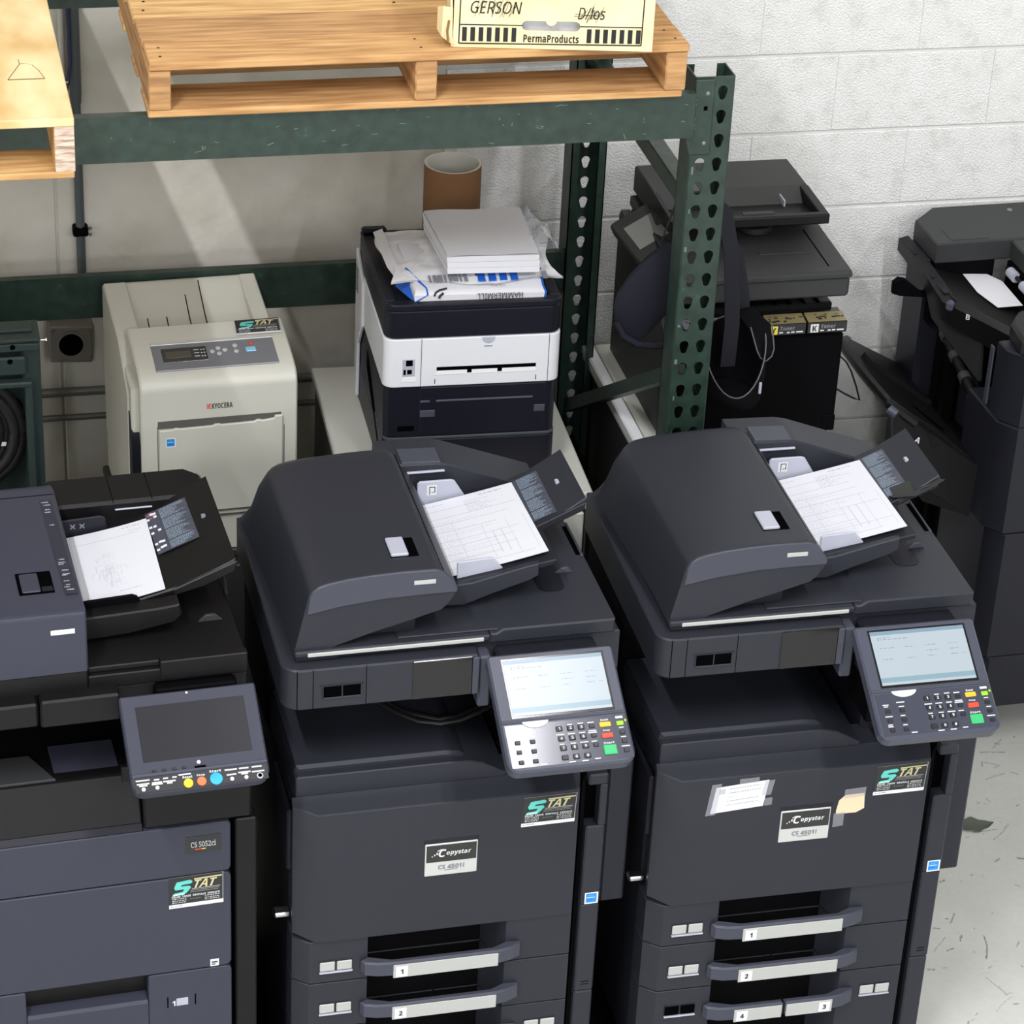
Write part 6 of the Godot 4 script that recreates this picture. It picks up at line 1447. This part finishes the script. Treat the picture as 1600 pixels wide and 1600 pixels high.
func build_finisher() -> void:
	var t := thing("finisher", "tall black document finisher with output trays A and B against the wall", "finisher", 2.649, -UP, -5.282, 1.5)
	var F: Material = M.finisher; var K: Material = M.black_plastic
	# main cabinet, front left corner cut off
	var plan := [Vector2(-0.115, 0.0), Vector2(0.5, 0.0), Vector2(0.5, -0.72), Vector2(-0.15, -0.72), Vector2(-0.15, -0.03)]
	part(t, "front_cover", yprism([Vector2(-0.115, 0.0), Vector2(0.5, 0.0), Vector2(0.5, -0.22), Vector2(-0.15, -0.22), Vector2(-0.15, -0.05)], 0.514, 0.80, 0.004), F)
	part(t, "front_cover", yprism([Vector2(-0.115, 0.0), Vector2(0.5, 0.0), Vector2(0.5, -0.1), Vector2(-0.15, -0.1), Vector2(-0.15, -0.05)], 0.8005, 0.985, 0.004), F)
	part(t, "front_cover", yprism([Vector2(-0.105, -0.002), Vector2(0.5, -0.002), Vector2(0.5, -0.3), Vector2(-0.14, -0.3), Vector2(-0.14, -0.05)], 0.162, 0.511, 0.003), F)
	part(t, "front_cover", yprism([Vector2(-0.095, -0.004), Vector2(0.5, -0.004), Vector2(0.5, -0.3), Vector2(-0.13, -0.3), Vector2(-0.13, -0.05)], 0.012, 0.159, 0.003), F)
	part(t, "plinth", mb().box(Vector3(-0.05, -0.1, -0.66), Vector3(0.48, 0.02, -0.16)), M.deep_black)
	part(t, "top_lip", yprism([Vector2(-0.135, -0.01), Vector2(-0.10, 0.004), Vector2(0.5, 0.004), Vector2(0.5, -0.16), Vector2(-0.08, -0.16), Vector2(-0.125, -0.1)], 0.985, 1.03, 0.008), K)
	part(t, "top_grip", mb().box(Vector3(-0.09, 1.029, -0.075), Vector3(-0.055, 1.034, -0.06), 0.001), M.guide_grey)
	part(t, "core", mb().box(Vector3(-0.06, -0.06, -0.7), Vector3(0.5, 0.82, -0.3), 0.004), M.deep_black)
	part(t, "rear_post", yprism([Vector2(-0.15, -0.55), Vector2(-0.06, -0.55), Vector2(-0.06, -0.72), Vector2(-0.09, -0.725), Vector2(-0.15, -0.665)], -0.06, 0.985, 0.004), M.finisher)
	for q in [[-0.115, -0.5], [-0.115, -0.44]]: part(t, "guide_rail", mb().box(Vector3(q[0], 0.1, q[1] - 0.012), Vector3(q[0] + 0.03, 0.92, q[1] + 0.012), 0.002), M.deep_black)
	part(t, "rail_face", mb().box(Vector3(-0.075, 0.2, -0.43), Vector3(-0.06, 0.9, -0.33), 0.002), M.charcoal_dark)
	# hood along the back with a cut corner
	var hood := part(t, "hood", yprism([Vector2(-0.142, -0.52), Vector2(0.5, -0.53), Vector2(0.5, -0.735), Vector2(-0.072, -0.735), Vector2(-0.142, -0.668)], 0.985, 1.04, 0.004), M.grey_plastic)
	part(hood, "hood_panel", mb().box(Vector3(-0.10, 1.0396, -0.6), Vector3(0.0, 1.0412, -0.535), 0.0004), M.grey_plastic)
	part(hood, "screw_cap", mb().lathe([Vector2(0.007, 1.04), Vector2(0.006, 1.0425), Vector2(0.001, 1.043)], Vector3(0.12, 0, -0.69), 14), M.text_grey)
	part(t, "top_plate", mb().box(Vector3(0.055, 0.985, -0.525), Vector3(0.5, 1.036, -0.2), 0.004), M.grey_plastic)
	part(t, "exit_wall", mb().box(Vector3(0.05, 0.82, -0.52), Vector3(0.065, 0.985, -0.2), 0.002), M.deep_black)
	part(t, "exit_shaft", mb().tube([Vector3(0.044, 0.972, -0.50), Vector3(0.044, 0.972, -0.22)], 0.006, 10), M.black_plastic)
	for z in [-0.46, -0.38, -0.3]: part(t, "exit_roller", mb().tube([Vector3(0.042, 0.972, z - 0.018), Vector3(0.042, 0.972, z + 0.018)], 0.013, 14), M.guide_grey)
	part(t, "inner_back", mb().box(Vector3(-0.14, 0.82, -0.56), Vector3(0.02, 1.03, -0.525), 0.003), M.deep_black)
	# tray B: plate under the exit with a thick outer lip
	var tb := part(t, "tray_b", mb().loft([[Vector3(0.049, 0.90, -0.52), Vector3(0.049, 0.90, -0.12), Vector3(-0.10, 0.925, -0.26), Vector3(-0.16, 0.955, -0.36), Vector3(-0.162, 0.965, -0.65), Vector3(-0.12, 0.95, -0.62)], [Vector3(0.049, 0.915, -0.52), Vector3(0.049, 0.915, -0.12), Vector3(-0.10, 0.942, -0.26), Vector3(-0.16, 0.972, -0.36), Vector3(-0.162, 0.983, -0.65), Vector3(-0.12, 0.967, -0.62)]]), K)
	part(tb, "outer_lip", mb().loft([[Vector3(-0.175, 0.955, -0.68), Vector3(-0.15, 0.955, -0.68), Vector3(-0.15, 0.992, -0.68), Vector3(-0.175, 0.986, -0.68)], [Vector3(-0.178, 0.945, -0.52), Vector3(-0.15, 0.945, -0.52), Vector3(-0.15, 0.985, -0.52), Vector3(-0.178, 0.978, -0.52)], [Vector3(-0.182, 0.915, -0.36), Vector3(-0.15, 0.925, -0.36), Vector3(-0.15, 0.972, -0.36), Vector3(-0.182, 0.962, -0.36)], [Vector3(-0.115, 0.895, -0.26), Vector3(-0.09, 0.9, -0.27), Vector3(-0.09, 0.955, -0.27), Vector3(-0.115, 0.95, -0.26)], [Vector3(-0.085, 0.9, -0.15), Vector3(-0.05, 0.9, -0.15), Vector3(-0.05, 0.965, -0.15), Vector3(-0.085, 0.96, -0.15)]]), K)
	for z in [-0.62, -0.5, -0.42]: part(tb, "lip_slot", mb().box(Vector3(-0.17, 0.982 - (z + 0.62) * 0.06, z - 0.035), Vector3(-0.155, 0.9865 - (z + 0.62) * 0.06, z + 0.035), 0.001), M.charcoal_dark)
	part(tb, "lip_grip", mb().box(Vector3(-0.178, 0.945, -0.355), Vector3(-0.158, 0.972, -0.335), 0.006), M.panel_grey)
	var q := mb(); letters(q, "B", font_bold, Vector3(-0.146, 0.944, -0.297), Vector3(0.7, 0, 0.7).normalized(), Vector3.UP, 0.014)
	part(tb, "letter", q, M.text_white)
	var cover := part(t, "shield", mb().loft([[Vector3(-0.175, 0.95, -0.50), Vector3(-0.165, 0.95, -0.49), Vector3(-0.105, 0.90, -0.265), Vector3(-0.115, 0.9, -0.26)], [Vector3(-0.16, 0.87, -0.46), Vector3(-0.15, 0.87, -0.45), Vector3(-0.105, 0.80, -0.25), Vector3(-0.115, 0.80, -0.245)]]), M.cabinet_dark)
	part(t, "feed_shaft", mb().tube([Vector3(-0.135, 0.85, -0.44), Vector3(-0.13, 0.76, -0.21)], 0.012, 10), K)
	for k in 4: part(t, "feed_roller", mb().tube([Vector3(-0.135, 0.85, -0.44).lerp(Vector3(-0.13, 0.76, -0.21), 0.06 + k * 0.28), Vector3(-0.135, 0.85, -0.44).lerp(Vector3(-0.13, 0.76, -0.21), 0.14 + k * 0.28)], 0.016, 14), M.grey_plastic, "grey roller")
	part(t, "side_strip", mb().box(Vector3(-0.1535, 0.81, -0.13), Vector3(-0.149, 0.96, -0.112), 0.001), M.charcoal_light)
	part(t, "lever", mb().prism([Vector2(-0.255, 0.925), Vector2(-0.235, 0.917), Vector2(-0.12, 0.902), Vector2(-0.12, 0.918), Vector2(-0.18, 0.925), Vector2(-0.225, 0.962), Vector2(-0.243, 0.966), Vector2(-0.256, 0.955)], -0.51, -0.495, 0.003), M.deep_black, "black paddle lever")
	# tray A: broad sloping tray standing out to the left
	var ta := part(t, "tray_a", mb().loft([[Vector3(-0.145, 0.62, -0.66), Vector3(-0.145, 0.62, -0.12), Vector3(-0.25, 0.70, -0.175), Vector3(-0.36, 0.775, -0.20), Vector3(-0.36, 0.775, -0.50), Vector3(-0.30, 0.72, -0.62)], [Vector3(-0.145, 0.645, -0.66), Vector3(-0.145, 0.645, -0.12), Vector3(-0.25, 0.725, -0.175), Vector3(-0.36, 0.80, -0.20), Vector3(-0.36, 0.80, -0.50), Vector3(-0.30, 0.745, -0.62)]]), K)
	part(ta, "outer_lip", mb().tube([Vector3(-0.305, 0.735, -0.63), Vector3(-0.365, 0.79, -0.50), Vector3(-0.372, 0.795, -0.34), Vector3(-0.365, 0.792, -0.19), Vector3(-0.30, 0.745, -0.165)], 0.014, 8), K)
	part(ta, "rib", mb().sweep([Vector3(-0.33, 0.783, -0.44), Vector3(-0.16, 0.66, -0.42)], Vector3(0, 0, 0.02), 0.016), K)
	part(ta, "grip", mb().tube([Vector3(-0.374, 0.79, -0.165), Vector3(-0.36, 0.78, -0.15)], 0.012, 10), M.panel_grey)
	part(ta, "cut_out", mb().loft([[Vector3(-0.27, 0.7385, -0.27), Vector3(-0.20, 0.6885, -0.22), Vector3(-0.22, 0.7035, -0.20)], [Vector3(-0.27, 0.7405, -0.27), Vector3(-0.20, 0.6905, -0.22), Vector3(-0.22, 0.7055, -0.20)]]), M.hole)
	part(ta, "skirt", mb().loft([[Vector3(-0.36, 0.785, -0.172), Vector3(-0.25, 0.71, -0.165), Vector3(-0.15, 0.645, -0.11), Vector3(-0.15, 0.645, -0.13), Vector3(-0.36, 0.785, -0.19)], [Vector3(-0.33, 0.62, -0.19), Vector3(-0.25, 0.52, -0.175), Vector3(-0.15, 0.50, -0.12), Vector3(-0.15, 0.50, -0.14), Vector3(-0.33, 0.62, -0.21)]]), K)
	q = mb(); letters(q, "A", font_bold, Vector3(-0.30, 0.695, -0.163), Vector3(0.93, -0.36, 0.1).normalized(), Vector3(0.36, 0.93, 0).normalized(), 0.015)
	part(ta, "letter", q, M.text_white)
	part(t, "lower_panel", mb().box(Vector3(-0.10, 0.0, -0.42), Vector3(-0.06, 0.6, -0.06), 0.003), M.deep_black)
	# white sheet left in tray B
	t = thing("crooked_sheet", "creased white sheet lying askew on upper tray of the finisher", "paper", 2.649, 0.93, -5.282, 1.5)
	var g := mb()
	var P := [Vector3(-0.058, 0.951, -0.62), Vector3(-0.02, 0.949, -0.62), Vector3(-0.026, 0.949, -0.575), Vector3(0.027, 0.944, -0.485), Vector3(0.024, 0.943, -0.348), Vector3(-0.043, 0.944, -0.345), Vector3(-0.066, 0.951, -0.42)]
	for k in [[0, 1, 2], [0, 2, 6], [2, 3, 6], [3, 4, 5], [3, 5, 6]]:
		var up := Vector3(0, 0.0008, 0)
		g.tri(P[k[0]], P[k[2]], P[k[1]]); g.tri(P[k[0]] + up, P[k[1]] + up, P[k[2]] + up)
	part(t, "sheet", g, M.paper, "", 8.0)

func build_wall_items() -> void:
	var t := thing("conduit", "grey vertical conduit pipe strapped to the wall behind the rack", "pipe", 0.436, -UP, -6.035)
	off += Vector3(-0.436, 0, 6.035)
	part(t, "pipe", mb().lathe([Vector2(0.0105, 0.9), Vector2(0.0105, 3.6)], Vector3(0.436, 0, -6.035), 16), M.pipe_grey, "", 60.0)
	for y in [1.08, 2.3]:
		var s := part(t, "strap", mb().box(Vector3(0.418, y - 0.012, -6.055), Vector3(0.454, y + 0.012, -6.022), 0.004), M.deep_black)
		for dy in [-0.008, 0.008]: part(s, "bolt", mb().box(Vector3(0.454, y + dy - 0.003, -6.03), Vector3(0.462, y + dy + 0.003, -6.024), 0.001), M.galvanised)
	part(t, "coupling", mb().lathe([Vector2(0.0125, 1.40), Vector2(0.0135, 1.42), Vector2(0.0135, 3.2)], Vector3(0.436, 0, -6.035), 16), M.pipe_grey, "", 60.0)
	t = thing("conduit", "pale thin pipe beside the dark conduit on the wall", "pipe", 0.408, 1.43, -6.04)
	off += Vector3(-0.408, 0, 6.04)
	part(t, "pipe", mb().lathe([Vector2(0.007, 1.43), Vector2(0.007, 3.4)], Vector3(0.408, 0, -6.043), 14), M.plaster, "", 60.0)
	t = thing("blue_cable", "dark blue cable running down along the wall conduit", "cable", 0.425, 1.36, -6.02)
	off += Vector3(-0.425, 0, 6.02)
	part(t, "cable", mb().tube([Vector3(0.421, 3.3, -6.02), Vector3(0.422, 1.7, -6.018), Vector3(0.424, 1.56, -6.016), Vector3(0.424, 1.50, -6.015), Vector3(0.418, 1.46, -6.014), Vector3(0.411, 1.43, -6.014), Vector3(0.409, 1.38, -6.02), Vector3(0.42, 1.34, -6.03)], 0.0045, 8), M.cable_blue, "", 60.0)
	part(t, "cable_tie", mb().tube([Vector3(0.418, 1.462, -6.008), Vector3(0.405, 1.458, -6.012), Vector3(0.398, 1.455, -6.03)], 0.002, 6), M.white_plastic)
	# outlet box with a round knockout
	t = thing("outlet_box", "old metal wall box with large round black opening", "outlet", 0.40, 0.762, -6.055)
	off += Vector3(-0.40, 0, 6.055)
	var bx := part(t, "body", mb().prism([Vector2(0.352, 0.762), Vector2(0.449, 0.757), Vector2(0.452, 0.768), Vector2(0.453, 0.848), Vector2(0.445, 0.852), Vector2(0.352, 0.857), Vector2(0.350, 0.847), Vector2(0.350, 0.775)], -6.055, -5.985, 0.004), mat("old_box", c8(118, 114, 106), 0.6))
	var ds := mb(); ds.xf = Transform3D(Basis(Vector3.RIGHT, PI / 2), Vector3(0.401, 0.807, -5.985)); ds.lathe([Vector2(0.0285, 0.0), Vector2(0.0285, 0.0012), Vector2(0.001, 0.0013)], Vector3.ZERO, 28)
	part(bx, "opening", ds, M.hole)
	ds = mb(); ds.xf = Transform3D(Basis(Vector3.RIGHT, PI / 2), Vector3(0.401, 0.807, -5.985)); ds.lathe([Vector2(0.036, 0.0), Vector2(0.0355, 0.002), Vector2(0.0295, 0.002), Vector2(0.0285, 0.0)], Vector3.ZERO, 28, false)
	part(bx, "ring", ds, M.old_box)
	for q in [[0.357, 0.846], [0.441, 0.846], [0.444, 0.766]]:
		ds = mb(); ds.xf = Transform3D(Basis(Vector3.RIGHT, PI / 2), Vector3(q[0], q[1], -5.985)); ds.lathe([Vector2(0.006, 0.0), Vector2(0.005, 0.003), Vector2(0.001, 0.0035)], Vector3.ZERO, 12)
		part(bx, "screw", ds, M.galvanised)
	part(bx, "top_bar", mb().box(Vector3(0.372, 0.849, -5.985), Vector3(0.42, 0.852, -5.978), 0.001), M.galvanised)
	t = thing("wall_pipe", "horizontal metal pipe low along the wall behind the printers", "pipe", -1.5, 0.645, -6.03)
	off += Vector3(1.5, 0, 6.03)
	part(t, "pipe", mb().tube([Vector3(-3.0, 0.655, -6.035), Vector3(1.23, 0.655, -6.035)], 0.011, 12), M.galvanised, "", 60.0)
	part(t, "lower_pipe", mb().tube([Vector3(-3.0, 0.585, -6.035), Vector3(1.23, 0.585, -6.035)], 0.008, 10), M.galvanised, "", 60.0)

func build_green_machine() -> void:
	var t := thing("green_machine", "old green steel machine frame holding a coiled black hose", "machine", 0.287, -UP, -5.35)
	off += Vector3(-0.287, 0, 5.35)
	var G: Material = M.machine_green
	for p in [[0.257, -5.36], [0.257, -5.41], [-0.40, -5.36], [-0.40, -5.41]]:
		part(t, "post", mb().box(Vector3(p[0], -0.1, p[1] - 0.03), Vector3(p[0] + 0.036, 1.135, p[1]), 0.003), G)
	part(t, "top_frame", mb().box(Vector3(-0.40, 1.135, -5.445), Vector3(0.294, 1.143, -5.35), 0.002), G)
	part(t, "top_rail", mb().box(Vector3(-0.40, 1.117, -5.356), Vector3(0.292, 1.1345, -5.345), 0.002), G)
	part(t, "top_cap", mb().box(Vector3(-0.40, 1.143, -5.43), Vector3(0.280, 1.150, -5.385), 0.002), G)
	var r2 := part(t, "cross_rail", mb().box(Vector3(-0.40, 1.063, -5.352), Vector3(0.262, 1.106, -5.34), 0.004), G)
	var r3 := part(t, "cross_rail", mb().box(Vector3(-0.40, 1.043, -5.345), Vector3(0.272, 1.056, -5.32), 0.003), G)
	part(t, "inner_post", mb().box(Vector3(0.258, -0.1, -5.34), Vector3(0.272, 1.043, -5.325), 0.002), M.machine_green)
	for q in [[0.235, 1.1285, -5.3455], [0.228, 1.098, -5.3395]]:
		var h := mb(); h.xf = Transform3D(Basis(Vector3.RIGHT, PI / 2).scaled(Vector3(1.0, 1.0, 1.0)), Vector3(q[0], q[1], q[2])); h.lathe([Vector2(0.006, 0), Vector2(0.006, 0.0008)], Vector3.ZERO, 14)
		part(t, "slot_hole", h, M.hole)
	part(t, "bolt", mb().tube([Vector3(0.292, 1.13, -5.37), Vector3(0.305, 1.1305, -5.37), Vector3(0.306, 1.1305, -5.37)], 0.0025, 8), M.chrome, "bright bolt sticking out of the frame")
	part(t, "bolt_head", mb().tube([Vector3(0.306, 1.1305, -5.37), Vector3(0.3085, 1.1305, -5.37)], 0.006, 8), M.chrome)
	part(t, "back_panel", mb().box(Vector3(-0.39, -0.08, -5.444), Vector3(0.257, 1.13, -5.44)), G)
	part(t, "shelf", mb().box(Vector3(-0.39, 0.70, -5.43), Vector3(0.257, 0.71, -5.30), 0.001), M.deep_black)
	# black hose wound in the frame
	t = thing("hose_coil", "thick black hose coil with a white tag inside the green frame", "hose", 0.14, 0.72, -5.36)
	off += Vector3(-0.14, 0, 5.36)
	for k in 4:
		var pts: Array = []
		for j in 33:
			var a := TAU * j / 32.0
			pts.push_back(Vector3(0.13 + cos(a) * (0.118 - k * 0.016), 0.905 + sin(a) * (0.128 - k * 0.018), -5.39 + 0.014 * (k % 2) - k * 0.006))
		part(t, "hose_turn", mb().tube(pts, 0.013, 10), M.rubber, "", 60.0)
	part(t, "tag", mb().prism([Vector2(0.155, 0.925), Vector2(0.196, 0.965), Vector2(0.206, 0.94), Vector2(0.205, 0.905), Vector2(0.18, 0.89)], -5.40, -5.398), M.text_white, "white torn tag")
	part(t, "tag", mb().prism([Vector2(0.17, 0.872), Vector2(0.212, 0.872), Vector2(0.214, 0.88), Vector2(0.19, 0.884)], -5.386, -5.384), M.text_white)

func build_leaf() -> void:
	var t := thing("fallen_leaf", "dark grey dry leaf lying on the concrete floor", "leaf", 2.44, -UP, -4.955)
	off += Vector3(-2.44, 0, 4.955)
	var f := func(u: float, v: float) -> Vector3:
		var w := 0.027 * sin(PI * pow(u, 0.75)) * (1.0 + 0.12 * sin(u * 17.0))
		return Vector3(2.385 + 0.09 * u, -0.097 + 0.006 * absf(v - 0.5) + 0.003 * sin(u * 6.0), -4.958 + (v - 0.5) * 2.0 * w - 0.006 * u)
	part(t, "blade", sheet(f, 14, 4, 0.0006), mat("leaf", c8(84, 90, 80), 0.85))

func _ready() -> void:
	# camera
	var cam := Camera3D.new(); cam.name = "camera"; add_child(cam)
	cam.position = Vector3(0, 3.8 + UP, 0); cam.rotation = Vector3(-0.52113727, -0.24629083, 0.05239731)
	cam.fov = 20.92622712563126; cam.near = 0.05; cam.far = 60.0; cam.current = true
	# environment: a closed room, so the sky gives nothing
	var we := WorldEnvironment.new(); we.name = "environment"
	var env := Environment.new(); env.background_mode = Environment.BG_COLOR; env.background_color = Color(0.02, 0.02, 0.02)
	env.ambient_light_source = Environment.AMBIENT_SOURCE_DISABLED
	env.tonemap_mode = Environment.TONE_MAPPER_LINEAR; env.tonemap_exposure = EXPOSURE
	env.sdfgi_enabled = true; env.ssao_enabled = true; env.ssil_enabled = true
	we.environment = env; add_child(we)
	make_materials()
	build_lamps()
	build_room()
	build_rack()
	build_copiers()
	build_colour_copier()
	build_finisher()
	build_white_printer()
	build_rear_printer()
	build_office_printer()
	build_pallets()
	build_storage_box()
	build_green_machine()
	build_belt()
	build_wall_items()
	build_leaf()
